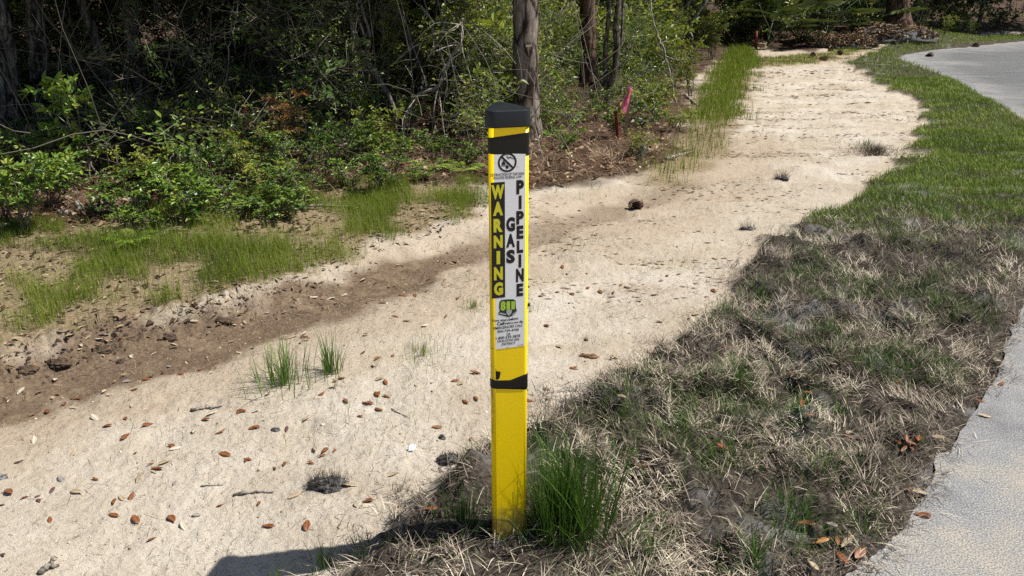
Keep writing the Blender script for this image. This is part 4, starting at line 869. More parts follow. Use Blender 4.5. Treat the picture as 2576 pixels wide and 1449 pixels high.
clod(825, 1222, (.062, .035), .022, 420, 'spiky black sod clod with root bristles on the pale sand', seed=3)
clod(1130, 1160, (.038, .026), .024, 220, 'ragged dark sod clod at the sand edge beside the post', .02, seed=5)
clod(1112, 1104, (.011, .009), .016, 8, 'tiny dark soil crumb on the sand beyond the ragged clod', .006, seed=7)
clod(693, 1083, (.016, .011), .010, 8, 'small grey soil lump on the sand by a rust leaf', .006, seed=9)
tuft('sod_remnant', 2200, 384, 900, .10, .17, 'flat grassy sod remnant stranded on the far sand', STRAWM, lean=(.5, 1.6), W=(.003, .006), t=(.40, .25), cat='sod clod')
tuft('grass_tuft', 2180, 374, 160, .12, .09, 'green sprigs growing from the stranded sod remnant on the far sand', lean=(.2, 1.2), W=(.003, .006), t=(.5, .2), group='green tufts growing in the dead sod')
clod(1966, 450, (.055, .03), .014, 160, 'dark twiggy tuft lying on the far sand', .08, seed=14, roott=(.3, .25), ln=(.6, 1.6), rw=.003)
clod(1880, 577, (.05, .025), .016, 120, 'dry root clump on the sand near the sod edge', .06, seed=16, roott=(.35, .25), ln=(.6, 1.6), rw=.002)
clod(2100, 605, (.10, .05), .02, 200, 'low black soil heap where the sod begins', .05, seed=18, roott=(.4, .25), ln=(.6, 1.6), rw=.002)
# eroded lumps of dark mud at the channel rim
MUDM = mat_flat('mud_clod', (.085, .060, .044), .95, .1, .5, 40, .006)
for i, (a, b_, R, H, lab) in enumerate([(255, 880, (.04, .03), .02, 'largest dark mud clod in the crumbled heap on the channel rim'), (425, 848, (.032, .025), .02, 'dark mud clod at the road side end of the heap'),
                                        (150, 912, (.045, .03), .022, 'dark mud clod at the forest side end of the heap'), (60, 930, (.05, .03), .02, 'broad low mud clod at the left end of the channel rim'), (305, 908, (.022, .018), .014, 'small mud clod fallen below the heap'), (555, 806, (.05, .02), .018, 'undercut lip of mud with a dark shadow beneath')]):
    p = at(a, b_); mb = MB(); lump(mb, R, H, 30 + i, .38, f=4.0); o = mb.obj('mud_clod', MUDM); o.location = p - Vector((0, 0, .006)); tag(o, lab, 'mud clod', 'mud clods on the channel rim')
CRM = mat_tint('mud_crumb', [(0, (.035, .024, .018)), (.5, (.085, .060, .044)), (1, (.17, .125, .09))], .95, 0, .1)
x, y = scatter(22000, -3.4, .2, 2.0, 4.6, lambda x, y: (lambda d: np.exp(-((d[0] * d[1] - .20) / .11) ** 2) * (1 - sstep(.28, .44, d[2])) * (d[2] > .01) * sstep(.35, .6, fbm(x * 5, y * 5, 140, 3)))(sdline(x, y, CHAN))); n = len(x); sz = RNG.uniform(.003, .011, n) * (1 + 1.0 * (RNG.uniform(0, 1, n) > .93))
v = ground3(x, y, 0)[:, None, :] + o8[None] * sz[:, None, None] * RNG.uniform(.45, 1.5, (n, 6, 1)); mb = MB(); mb.add(v.reshape(-1, 3), tris=((np.arange(n) * 6)[:, None, None] + f8[None]).reshape(-1, 3), tint=np.repeat(RNG.uniform(0, 1, n), 6))
x, y = scatter(14000, -3.4, .2, 2.0, 4.6, lambda x, y: (lambda d: np.exp(-((d[0] * d[1] - .20) / .13) ** 2) * (1 - sstep(.28, .5, d[2])) * (d[2] > .01))(sdline(x, y, CHAN))); n = len(x)
blades(mb, ground3(x, y), RNG.uniform(.02, .08, n), RNG.uniform(0, 2 * PI, n), RNG.uniform(.6, 1.7, n), RNG.uniform(.001, .0024, n), np.clip(RNG.normal(.7, .3, n), 0, 1), 3, .4, a0=.6)
tag(mb.obj('mud_crumbs', CRM, smooth=False), 'crumbled dark soil and torn roots along the channel rim', 'soil', kind='stuff')
# pine cones
CONEM = mat_tint('cone_scale', [(0, (.035, .02, .014)), (.5, (.10, .055, .035)), (1, (.22, .15, .11))], .8, 0, .2)
def cone_mesh():
    mb = MB(); lump(mb, (.024, .024), .05, 2, .1); n = 110; k = np.arange(n); t = (k + .5) / n; a = k * 2.39996
    r = .030 * np.sin(np.clip(t * .93 + .05, 0, 1) * PI) ** .7 + .004; z = t * .085 - .012
    d = np.stack([np.cos(a), np.sin(a), .35 - .1 * t], 1); pos = np.stack([r * .5 * np.cos(a), r * .5 * np.sin(a), z], 1)
    leaf_geo(mb, pos, d, np.stack([0 * a, 0 * a, np.ones(n)], 1), .012 + r * .62, .015, RNG.uniform(.2, 1, n), .1, -.2)
    return mb.mesh('pine_cone', CONEM)
CM = cone_mesh()
for a, b_, s_, lab in [(1607, 525, 1.0, 'nearest brown pine cone lying alone on the sand in mid distance'), (2091, 128, 1.3, 'pine cone at the far end of the sand below the dark mulch'), (2045, 144, 1.2, 'pine cone on the far sand at the ditch side of the lowest one'), (2067, 153, 1.5, 'lowest and largest looking of the far pine cones on sand'),
                       (2115, 138, 1.2, 'pine cone on the far sand nearest the lawn tip'), (2200, 119, 1.3, 'pine cone on the orange sand beneath the big trunk'), (2250, 114, 1.3, 'pine cone on orange sand at the road side of the big trunk'), (2333, 146, 1.5, 'pine cone on the asphalt near the pale corner'), (2449, 121, 1.7, 'pine cone farthest along the asphalt')]:
    o = link('pine_cone', CM); p = at(a, b_); o.location = p + Vector((0, 0, .028 * s_)); o.scale = (s_,) * 3; o.rotation_euler = (random.uniform(1.1, 1.9), random.uniform(-.4, .4), random.uniform(0, 6)); tag(o, lab, 'pine cone', 'pine cones on sand and road')
# bark chip, white scrap, bag, stakes, sticks
BARKC = mat_flat('bark_chip', (.20, .115, .06), .85, .2, .35, 60, .004); WHITEP = mat_flat('white_scrap', (.75, .76, .78), .5, .4, .06, 20); BAGM = mat_flat('plastic_bag', (.55, .60, .66), .35, .5, .25, 25, .01)
p = at(1482, 898); mb = MB(); lump(mb, (.040, .014), .014, 51, .35); o = mb.obj('bark_chip', BARKC); o.location = p; o.rotation_euler = (0, 0, -.25); tag(o, 'long brown bark chip lying on the sand beyond the post', 'bark chip')
p = at(1037, 1132); mb = MB(); leaf_geo(mb, np.array([[-.012, -.012, .004]]), np.array([[.8, .7, .5]]), np.array([[.3, -.6, 1.]]), .035, .02, .5, .3, .3); leaf_geo(mb, np.array([[-.012, -.012, .001]]), np.array([[.8, .7, .35]]), np.array([[.3, -.6, 1.]]), .034, .02, .5, .3, .3)
o = mb.obj('plastic_scrap', WHITEP, smooth=False); o.location = p; tag(o, 'white folded scrap standing on the pale sand', 'plastic scrap')
p = at(478, 512); mb = MB(); lump(mb, (.055, .045), .09, 61, .5, f=5); o = mb.obj('plastic_bag', BAGM); o.location = p; tag(o, 'crumpled pale plastic bag caught among the shrubs', 'plastic bag')
p = at(-12, 1204); e = empty('white_stake', p, 0, 'white stake at the very edge of the picture on the sand', 'stake')
mb = MB(); v, q, t = tube([(0, 0, -.1), (.002, 0, .35)], [.019, .019], 12); mb.add(v, q, t); mb.obj('pole', WHITEP, e)
mb = MB(); lump(mb, (.03, .022), .012, 66, .4); mb.obj('base', CLODM, e)
WOODM = mat_flat('stake_wood', (.36, .28, .19), .8, .2, .3, 50, .003); REDM = mat_flat('rusty_steel', (.16, .030, .022), .7, .3, .4, 40, .004); PINKM = mat_flat('pink_ribbon', (.92, .20, .33), .5, .3, .12, 30)
def fromplane(l, Y): return [onplane(a, b_, Y) for a, b_ in l]
p = at(1572, 345); Y = p.y; e = empty('survey_stake', p, 0, 'pale wooden survey stake with a pink ribbon tied to its top', 'stake')
top = onplane(1586, 208, Y) - np.array(p); bot = np.array([0, 0, -.05])
mb = MB(); dx = np.array([.016, 0, 0]); dy = np.array([0, .009, 0])
v = [bot - dx - dy, bot + dx - dy, bot + dx + dy, bot - dx + dy] + [top - dx - dy, top + dx - dy, top + dx + dy, top - dx + dy]
mb.add(v, quads=[(0, 1, 5, 4), (1, 2, 6, 5), (2, 3, 7, 6), (3, 0, 4, 7), (4, 5, 6, 7), (3, 2, 1, 0)]); mb.obj('shaft', WOODM, e, smooth=False)
mb = MB(); A = [np.array(q_) - np.array(p) for q_ in fromplane([(1583, 232), (1577, 250), (1570, 268), (1562, 285), (1557, 296)], Y - .03)]
wd = [.03, .055, .08, .11, .10]; rows = []
for i, (a, w_) in enumerate(zip(A, wd)):
    rows += [a + np.array([-w_ * .5, .012 * math.sin(i * 2.0), 0]), a + np.array([0, -.02 - .008 * math.cos(i * 1.7), 0]), a + np.array([w_ * .5, .006, .012])]
mb.add(rows, quads=[(i * 3 + j, i * 3 + j + 1, i * 3 + j + 4, i * 3 + j + 3) for i in range(4) for j in range(2)])
v, q, t = tube([top * .87 + np.array([-.004, 0, -.01]), top * .87 + np.array([0, 0, .02])], [.024, .024], 8); mb.add(v, q, t)
mb.obj('ribbon', PINKM, e, smooth=False)
p = at(1556, 352); mb = MB(); tp = onplane(1550, 278, p.y) - np.array(p)
for s_ in (-1, 1): v, q, t = tube([(s_ * .007, 0, -.05), tp + np.array([s_ * .007, 0, 0])], [.013, .013], 4); mb.add(v, q, t)
o = mb.obj('steel_stake', REDM, smooth=False); o.location = p; tag(o, 'short dark red rusty stake beside the pink ribbon stake', 'stake')
p = at(1902, 122); mb = MB(); tp = onplane(1903, 78, p.y) - np.array(p); v, q, t = tube([(0, 0, -.05), tp], [.035, .035], 6); mb.add(v, q, t); o = mb.obj('steel_stake', REDM); o.location = p; tag(o, 'rusty red post far off beside the palmetto thicket', 'stake')
DEADW = mat_bark('dead_wood', (.10, .085, .07), (.26, .235, .20), (.42, .40, .36), 20, 6, .006); PALEW = mat_bark('pale_twig', (.16, .14, .11), (.34, .31, .26), (.50, .47, .42), 20, 6, .005)
def stick(pxs, r0, r1, label, mat=None, cat='branch', name='fallen_branch', group=None, lift=.01, forks=()):
    P = [np.array(at(a, b_)) + np.array([0, 0, lift]) for a, b_ in pxs]; mb = MB(); c = P[0].copy()
    pa = bend(np.array(P) - c, 14) + RNG.normal(0, r0 * .25, (14, 3)); v, q, t = tube(pa, np.linspace(r0, r1, 14), 6, True, .25, int(c[0] * 77) % 50); mb.add(v, q, t)
    for f, da, L in forks:
        b0 = pa[int(f * 13)]; d = unit(pa[-1] - pa[0]); dd = np.array([d[0] * math.cos(da) - d[1] * math.sin(da), d[0] * math.sin(da) + d[1] * math.cos(da), .12]); v, q, t = tube(bend([b0, b0 + dd * L * .5 + np.array([0, 0, .02]), b0 + dd * L], 6), np.linspace(r0 * .6, r1 * .4, 6), 5); mb.add(v, q, t)
    o = mb.obj(name, mat or DEADW); o.location = c; return tag(o, label, cat, group)
stick([(150, 540), (225, 534), (300, 536), (345, 533)], .026, .018, 'grey fallen log lying in the leaf litter among the shrubs', cat='log', name='fallen_log', forks=((.3, .5, .3), (.7, -.5, .25)))
stick([(1675, 402), (1705, 394), (1744, 383)], .018, .010, 'pale stick on the grassy edge where the sand begins', PALEW)
stick([(1723, 240), (1755, 268)], .025, .018, 'dark stick leaning in the green strip by the far sand')
stick([(1594, 242), (1640, 243), (1690, 250)], .016, .008, 'pale branch lying across the undergrowth beside the pink ribbon', PALEW, lift=.16, forks=((.5, .4, .25),))
stick([(776, 372), (850, 378), (900, 376), (955, 354)], .012, .016, 'bleached branch arching over the litter under the shrubs', PALEW, lift=.05, forks=((.3, .6, .25), (.6, -.6, .2), (.2, -.7, .2)))
stick([(770, 520), (850, 522), (935, 530)], .010, .006, 'thin pale stick on the litter behind the bright bank grass', PALEW)
stick([(985, 1030), (1003, 1040), (1030, 1053)], .0022, .0015, 'bent brown twig on the pale sand', cat='twig', name='fallen_twig', lift=.003)
stick([(588, 1246), (640, 1240), (690, 1240)], .006, .002, 'brown frayed pine sprig on the sand beside a rust leaf', cat='twig', name='fallen_twig', lift=.004)
stick([(100, 1440), (125, 1430), (150, 1424)], .010, .004, 'dark knobbly twig at the bottom of the sand', cat='twig', name='fallen_twig', lift=.004, forks=((.6, .8, .03),))
stick([(505, 1225), (540, 1222), (560, 1222)], .0018, .0012, 'straight thin brown twig on the sand', cat='twig', name='fallen_twig', lift=.003)
stick([(480, 1034), (520, 1028), (560, 1022)], .006, .003, 'grey twig trailing from the tall grass clump', cat='twig', name='fallen_twig', lift=.004)
stick([(1130, 385), (1180, 400), (1215, 420)], .010, .006, 'brown stick on the litter just behind the post', cat='branch')
p = at(1604, 402); mb = MB(); tp = onplane(1622, 366, p.y) - np.array(p); v, q, t = tube(bend([(0, 0, -.05), tp * .5 + np.array([.01, 0, 0]), tp], 6), [.05, .042, .038, .036, .034, .03], 10, True, .3, 3); mb.add(v, q, t); o = mb.obj('stump', DEADW); o.location = p; tag(o, 'short grey leaning stump in the litter below the survey stake', 'stump')
for a, b_, c_, d_2, lab in ((196, 540, 190, 506, 'short dark stump rising from the fallen log'),):
    p = at(a, b_); mb = MB(); tp = onplane(c_, d_2, p.y) - np.array(p); v, q, t = tube(bend([(0, 0, -.05), tp * .5 + np.array([.015, 0, 0]), tp], 6), np.linspace(.035, .018, 6), 8, True, .4, 9); mb.add(v, q, t); o = mb.obj('stump', DEADW); o.location = p; tag(o, lab, 'stump')
# ------------------------------------------------------------------ shrubs, palmettos, ferns
BUSHM = mat_tint('shrub_leaf', [(0, (.018, .042, .012)), (.35, (.070, .145, .026)), (.65, (.165, .275, .040)), (.9, (.30, .39, .05)), (1, (.38, .40, .09))], .38, .22, .5)
OLIVEM = mat_tint('olive_leaf', [(0, (.035, .050, .013)), (.4, (.135, .18, .030)), (.75, (.29, .33, .045)), (1, (.38, .33, .10))], .45, .22, .4)
SUNM = mat_tint('sun_tinted_leaf', [(0, (.06, .085, .015)), (.4, (.19, .245, .035)), (.75, (.36, .405, .05)), (1, (.46, .43, .12))], .45, .3, .4, (.30, .38, .03))  # sunlight put into the colour: a brighter, yellower copy of the leaf green
ORANGEM = mat_tint('bronze_leaf', [(0, (.05, .05, .016)), (.35, (.11, .085, .022)), (.7, (.24, .105, .028)), (1, (.36, .14, .035))], .45, .2, .4, (.3, .14, .02))
DARKLM = mat_tint('shade_tinted_leaf', [(0, (.008, .013, .006)), (.5, (.020, .032, .011)), (.85, (.05, .062, .022)), (1, (.13, .11, .06))], .5, .15, .3)  # forest shade put into the colour: a near-black copy of the leaf green
STEMM = mat_bark('shrub_stem', (.06, .045, .035), (.16, .13, .10), (.27, .25, .21), 18, 6, .004)
TWIGM = mat_tint('bare_twig', [(0, (.06, .05, .04)), (.5, (.17, .15, .12)), (1, (.38, .35, .30))], .85, 0, .2)
PALMM = mat_tint('palm_leaf', [(0, (.020, .045, .018)), (.5, (.06, .10, .03)), (.8, (.13, .18, .045)), (1, (.30, .24, .14))], .4, .15, .5)
def rdir(n, up=0.0, r=RNG):
    d = r.normal(0, 1, (n, 3)); d[:, 2] += up; return unit(d)
def shrub_proto(seed, kind, H=1.0, W=.6, nst=5, ntw=70, nl=16, L=.05, Wd=.022, tmean=.5, bare=.25, upw=.5):
    """unit shrub: stems that fan out of one base, twigs on them, leaves along the twigs"""
    r = np.random.default_rng(seed); sm = MB(); lm = MB(); stems = []
    for i in range(nst):
        a = r.uniform(0, 2 * PI); k = r.uniform(.15, 1) * W * .5; hh_ = H * r.uniform(.65, 1.0)
        p = bend([(r.normal(0, .02), r.normal(0, .02), -.05), (math.cos(a) * k * .35, math.sin(a) * k * .35, hh_ * .35), (math.cos(a + .4) * k * .8, math.sin(a + .4) * k * .8, hh_ * .72), (math.cos(a + .2) * k * 1.1, math.sin(a + .2) * k * 1.1, hh_)], 12)
        p[1:] += r.normal(0, .012 * H, (11, 3)); stems.append(p); v, q, t = tube(p, np.linspace(.011, .003, 12) * (H ** .5), 5, False); sm.add(v, q)
    pos, dr, tn = [], [], []
    for j in range(ntw):
        s = stems[r.integers(nst)]; f = bare + (1 - bare) * r.uniform(0, 1) ** .8; b = s[min(11, int(f * 11.99))]
        d = unit(r.normal(0, 1, 3) * np.array([1, 1, .6]) + np.array([b[0] * 1.5, b[1] * 1.5, upw])); ln = H * r.uniform(.12, .30) * (1.25 - .6 * f)
        p = bend([b, b + d * ln * .5 + r.normal(0, .02, 3) * H, b + d * ln + np.array([0, 0, -.03 * ln / .2])], 6); v, q, t = tube(p, np.linspace(.004, .0015, 6), 3, False); sm.add(v, q)
        tv = r.normal(tmean, .13) + .18 * (p[-1][2] / H - .5)
        m = max(3, int(nl * r.uniform(.6, 1.3))); ff = np.sort(r.uniform(.12, 1, m)); pp = np.array([np.interp(ff, np.linspace(0, 1, 6), p[:, k]) for k in range(3)]).T
        dd = unit(d[None] * .7 + r.normal(0, .75, (m, 3)) + np.array([0, 0, .15])); pos.append(pp); dr.append(dd); tn.append(np.clip(tv + r.normal(0, .10, m), 0, 1))
    pos, dr, tn = map(np.concatenate, (pos, dr, tn)); n = len(pos)
    nr = r.normal(0, .55, (n, 3)) + np.array([.25, 0, 1.0])
    leaf_geo(lm, pos, dr, nr, L * r.uniform(.6, 1.25, n), Wd * r.uniform(.7, 1.2, n), tn, .18, .2)
    mat = {'green': BUSHM, 'olive': SUNM, 'orange': ORANGEM, 'dark': DARKLM}[kind]  # olive takes the sun-brightened leaf colour, dark the shade-darkened one
    return sm.mesh('shrub_stems', STEMM), lm.mesh('shrub_foliage', mat, smooth=False)
PROTO = {
    'small': [shrub_proto(200 + i, 'green', 1, .9, 6, 95, 20, .038, .018, .50) for i in range(3)],
    'bay': [shrub_proto(220 + i, 'green', 1, .8, 5, 60, 12, .085, .032, .62, .3) for i in range(3)],
    'olive': [shrub_proto(240 + i, 'olive', 1, .9, 6, 95, 18, .040, .017, .55) for i in range(3)],
    'orange': [shrub_proto(260 + i, 'orange', 1, .75, 5, 85, 16, .045, .016, .6) for i in range(2)],
    'sapling': [shrub_proto(280 + i, 'green', 1, .45, 2, 32, 10, .085, .034, .60, .45) for i in range(3)],
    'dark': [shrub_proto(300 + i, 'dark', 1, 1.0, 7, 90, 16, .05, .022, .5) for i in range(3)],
    'low': [shrub_proto(320 + i, 'green', .6, 1.0, 9, 80, 14, .05, .022, .55, .1, .3) for i in range(3)],
}
srng = np.random.default_rng(5)
def shrub(kind, px_, py_, ytop, label, wide=1.0, name='shrub', group='shrubs at the forest edge'):
    p = at(px_, py_); Hh = max(.08, onplane(px_, ytop, p.y)[2] - p.z)
    sm, lm = PROTO[kind][int(srng.integers(len(PROTO[kind])))]
    b = .6 if kind == 'low' else 1.0
    s = Hh / b; e = empty(name, p, srng.uniform(0, 2 * PI), label, 'shrub' if name != 'sapling' else 'sapling', group)
    wd = wide
    for nm, me in (('stems', sm), ('foliage', lm)):
        o = link(nm, me, e); o.scale = (wd * max(s, .55), wd * max(s, .55), s)
    return e
SHRUBS = [
 ('bay', 62, 590, 395, 'broad leaved bush with rounded yellow green leaves at the edge of the litter', 1.0), ('bay', 20, 560, 420, 'dark leaved bush behind the rounded yellow green one', 1.0), ('bay', 165, 470, 325, 'bright young bush with long upright leaves in the dark understory', .9),
 ('sapling', 250, 480, 185, 'slender grey sapling with sparse leaves rising out of the dark shrubs', 1.1), ('bay', 108, 400, 300, 'small leafy bush in deep shade beside the bright upright one', .9), ('low', 330, 560, 470, 'low shrub spreading over the fallen log', 1.1),
 ('bay', 470, 560, 430, 'bushy shrub with paired leaflets next to the plastic bag', 1.0), ('low', 400, 572, 520, 'leafy rosette drooping onto the litter below the fallen log', .8), ('orange', 690, 440, 205, 'bronze orange tipped shrub, tallest of the middle thicket', 1.1),
 ('olive', 640, 500, 400, 'yellow green shrub at the foot of the bronze tipped shrub', 1.1), ('small', 560, 470, 330, 'green shrub between the bronze tipped one and the dark hollow', 1.0), ('small', 820, 450, 290, 'dense bright green shrub behind the bleached branch', 1.1),
 ('small', 965, 482, 370, 'round bright green bush at the edge of the brown litter', 1.1), ('bay', 900, 350, 230, 'pale leaved shrub under the leaning pale trunk', .9), ('bay', 1035, 340, 240, 'leafy sapling beside the bent dead branch', .8),
 ('low', 700, 545, 470, 'low dark shrub overhanging the bank grass', 1.2), ('low', 560, 552, 490, 'low green shrub behind the bank grass near the bag', 1.1), ('olive', 490, 360, 270, 'bright sprouting shrub at the rim of the dark hollow', .9),
 ('small', 760, 520, 410, 'green shrub with thin stems in front of the dense bright one', 1.0), ('low', 880, 470, 400, 'low leafy clump under the bleached branch', 1.0), ('sapling', 395, 420, 270, 'thin sapling with few leaves standing in the dark hollow', 1.0),
 ('dark', 300, 420, 300, 'dull shaded shrub behind the slender grey sapling', 1.2), ('dark', 30, 420, 270, 'shaded shrub with long blades by the lichen trunk', 1.2), ('dark', 420, 480, 390, 'dusky shrub on the litter mound', 1.2),
 ('small', 1345, 345, 255, 'bright green sprig at the foot of the big pine', .7), ('small', 1440, 320, 225, 'light green shrub right beside the big pine', 1.0), ('olive', 1400, 270, 160, 'loose olive shrub behind the big pine', 1.2),
 ('olive', 1590, 400, 320, 'yellow green shrub hiding the foot of the stakes', .8), ('bay', 1545, 345, 265, 'bushy green shrub in front of the rusty stake', .7), ('olive', 1650, 300, 190, 'yellowing shrub behind the pink ribbon', 1.2), ('olive', 1700, 330, 270, 'orange speckled low shrub near the grassy edge', 1.0),
 ('olive', 1735, 240, 100, 'tall yellow green shrub by the bright green strip', 1.1), ('small', 1690, 220, 90, 'tall light green shrub behind the yellowing one', 1.2), ('olive', 1600, 215, 60, 'tall airy shrub behind the twin stemmed tree', 1.3), ('small', 1500, 300, 210, 'leafy shrub between the two pines', .9),
 ('small', 1440, 200, 60, 'tall open shrub between the pines, farther back', 1.2), ('olive', 1250, 260, 130, 'olive shrub on the ditch side of the big pine', 1.2), ('small', 1180, 270, 140, 'fine leaved shrub behind the bent dead branch', 1.2), ('olive', 1120, 240, 90, 'tall fine leaved shrub left of the big pine', 1.3),
 ('olive', 1240, 180, 20, 'tall mottled shrub filling the gap behind the big pine', 1.3), ('small', 1000, 220, 90, 'shrub at the foot of the leaning dark trunk', 1.2), ('olive', 1060, 130, 10, 'high shrub behind the leaning dark trunk', 1.4),
 ('olive', 1790, 150, 30, 'dense shrub where the forest meets the far sand', 1.1), ('small', 1560, 150, 10, 'tall pale green shrub behind the twin stemmed tree', 1.3), ('olive', 1660, 130, 5, 'mottled shrub far behind the pale crooked stem', 1.3),
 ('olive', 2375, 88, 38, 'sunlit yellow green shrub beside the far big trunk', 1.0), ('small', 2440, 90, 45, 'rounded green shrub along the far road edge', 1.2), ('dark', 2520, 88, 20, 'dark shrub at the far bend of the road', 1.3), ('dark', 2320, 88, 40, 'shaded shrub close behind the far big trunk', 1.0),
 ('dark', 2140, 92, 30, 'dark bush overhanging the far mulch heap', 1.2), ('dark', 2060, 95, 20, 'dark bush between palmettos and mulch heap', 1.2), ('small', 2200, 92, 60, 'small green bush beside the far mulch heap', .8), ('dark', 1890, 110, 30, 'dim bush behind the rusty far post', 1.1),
 ('bay', 130, 530, 385, 'leafy green bush between the rounded bush and the sapling', 1.0), ('small', 245, 545, 430, 'small green bush beside the end of the fallen log', 1.1), ('bay', 420, 525, 400, 'upright leafy shrub behind the drooping rosette', 1.0), ('small', 525, 500, 350, 'tall green shrub just beyond the plastic bag', 1.0),
 ('olive', 640, 470, 330, 'yellowish shrub pressed against the bronze tipped one', 1.1), ('small', 745, 475, 320, 'fresh green shrub on the road side of the bronze tipped one', 1.1), ('small', 885, 425, 300, 'bright shrub in the middle of the green thicket row', 1.1), ('olive', 935, 405, 270, 'loose yellow green shrub below the leaning pale trunk', 1.1),
 ('small', 1090, 400, 320, 'small shrub at the foot of the bent dead sapling', .9), ('olive', 350, 490, 370, 'dull olive shrub rising behind the fallen log', 1.1), ('bay', 22, 480, 330, 'tall leafy bush at the left border of the wood', 1.0), ('small', 600, 525, 430, 'compact shrub in front of the dark hollow', 1.1), ('bay', 1000, 430, 330, 'broad leaved shrub behind the round bright bush', .9), ('small', 785, 405, 240, 'taller shrub filling the gap below the dark palmettos', 1.1),
 ('low', 1180, 415, 350, 'fern like green sprig under the dead branch', .8), ('low', 1060, 450, 410, 'low ferny plant on the brown litter', .8), ('low', 1250, 385, 320, 'dark low plants hidden behind the post cap', .9), ('low', 1420, 375, 320, 'small green plants on the straw beside the big pine', .8),
]
for kd, a, b_, c_, lab, wd in SHRUBS: shrub(kd, a, b_, c_, lab, wd, 'sapling' if kd == 'sapling' else 'shrub')
# palmettos: fans of stiff blades on arching stalks
def fan(mb, base, d, up, R, nseg, tint, spread=2.3, droop=.25):
    d = unit(np.asarray(d, float)); s = unit(np.cross(d, up)); nrm = np.cross(s, d)
    a = np.linspace(-spread, spread, nseg) + RNG.normal(0, .03, nseg); ln = R * (1 - .25 * np.abs(a) / spread) * RNG.uniform(.85, 1.05, nseg)
    dd = np.cos(a)[:, None] * d + np.sin(a)[:, None] * s + nrm * .15
    leaf_geo(mb, np.repeat(base[None], nseg, 0), dd, np.repeat(nrm[None], nseg, 0) + RNG.normal(0, .15, (nseg, 3)), ln, R * .075, np.clip(tint + RNG.normal(0, .1, nseg), 0, 1), droop, .35)
def palmetto_mesh(seed, nf=9, R=.42, tint=.45, dead=2):
    global RNG
    keep = RNG; RNG = np.random.default_rng(seed); lm = MB(); sm = MB()
    for i in range(nf):
        a = i * 2 * PI / nf + RNG.normal(0, .3); el = RNG.uniform(.35, 1.25); L = RNG.uniform(.5, .95)
        d = np.array([math.cos(a) * math.cos(el), math.sin(a) * math.cos(el), math.sin(el)])
        if i < dead: d[2] = -.1
        p = bend([(0, 0, 0), d * L * .5 + np.array([0, 0, .08]), d * L], 7); v, q, t = tube(p, np.linspace(.012, .006, 7), 4, False); sm.add(v, q, tint=.4 if i >= dead else 1)
        fan(lm, p[-1], p[-1] - p[-3] + np.array([0, 0, -.02]), np.array([0, 0, 1.0]), R * RNG.uniform(.8, 1.1), 26, tint if i >= dead else .98, 2.2, .2 if i >= dead else .6)
    RNG = keep
    return sm.mesh('palmetto_stalks', PALMM), lm.mesh('palmetto_fronds', PALMM, smooth=False)
PALMS = [palmetto_mesh(401, 10, .42, .25, 1), palmetto_mesh(402, 9, .45, .70, 2), palmetto_mesh(403, 11, .40, .65, 4)]
for a, b_, k, s_, rz, lab in [(760, 220, 0, .95, .3, 'dark palmetto with stiff radiating fronds deep in the shaded thicket'), (850, 210, 0, .85, 2.0, 'second dark palmetto beside the stiff fronded one'), (20, 330, 0, .7, 1.0, 'dark palmetto low by the lichen covered trunk'),
                              (2010, 100, 2, 1.5, .5, 'far palmetto with dead tan fronds hanging over the mulch'), (1930, 112, 2, 1.3, 2.1, 'far palmetto with grey dead fronds beside the tan fronded one'), (1860, 90, 1, 1.5, 1.2, 'tall dim palmetto behind the bright frond'), (2080, 85, 1, 1.5, 3.0, 'palmetto partly hidden behind the dark far bushes'),
                              (2170, 80, 1, 1.4, 4.0, 'palmetto in shade close to the far big trunk'), (1300, 130, 1, 1.2, 2.2, 'small palmetto fan behind the big pine')]:
    p = at(a, b_); e = empty('palmetto', p, rz, lab, 'palmetto', 'palmettos in the undergrowth')
    for nm, me in zip(('stalks', 'fronds'), PALMS[k]): o = link(nm, me, e); o.scale = (s_,) * 3
p = at(1745, 150); e = empty('palmetto', p, 0, 'bright yellow green palmetto frond catching the sun by the crooked stem', 'palmetto', 'palmettos in the undergrowth'); c0 = np.array(onplane(1758, 92, p.y)) - np.array(p)
mb = MB(); v, q, t = tube(bend([(0, 0, 0), c0 * .6 + np.array([-.05, 0, 0]), c0], 6), .010, 4, False); mb.add(v, q, tint=.7); mb.obj('stalks', PALMM, e)
mb = MB(); fan(mb, c0, np.array([1, -.2, .12]), np.array([-.2, -1, .45]), .52, 22, .88, 1.0, .15); mb.obj('fronds', PALMM, e, smooth=False)
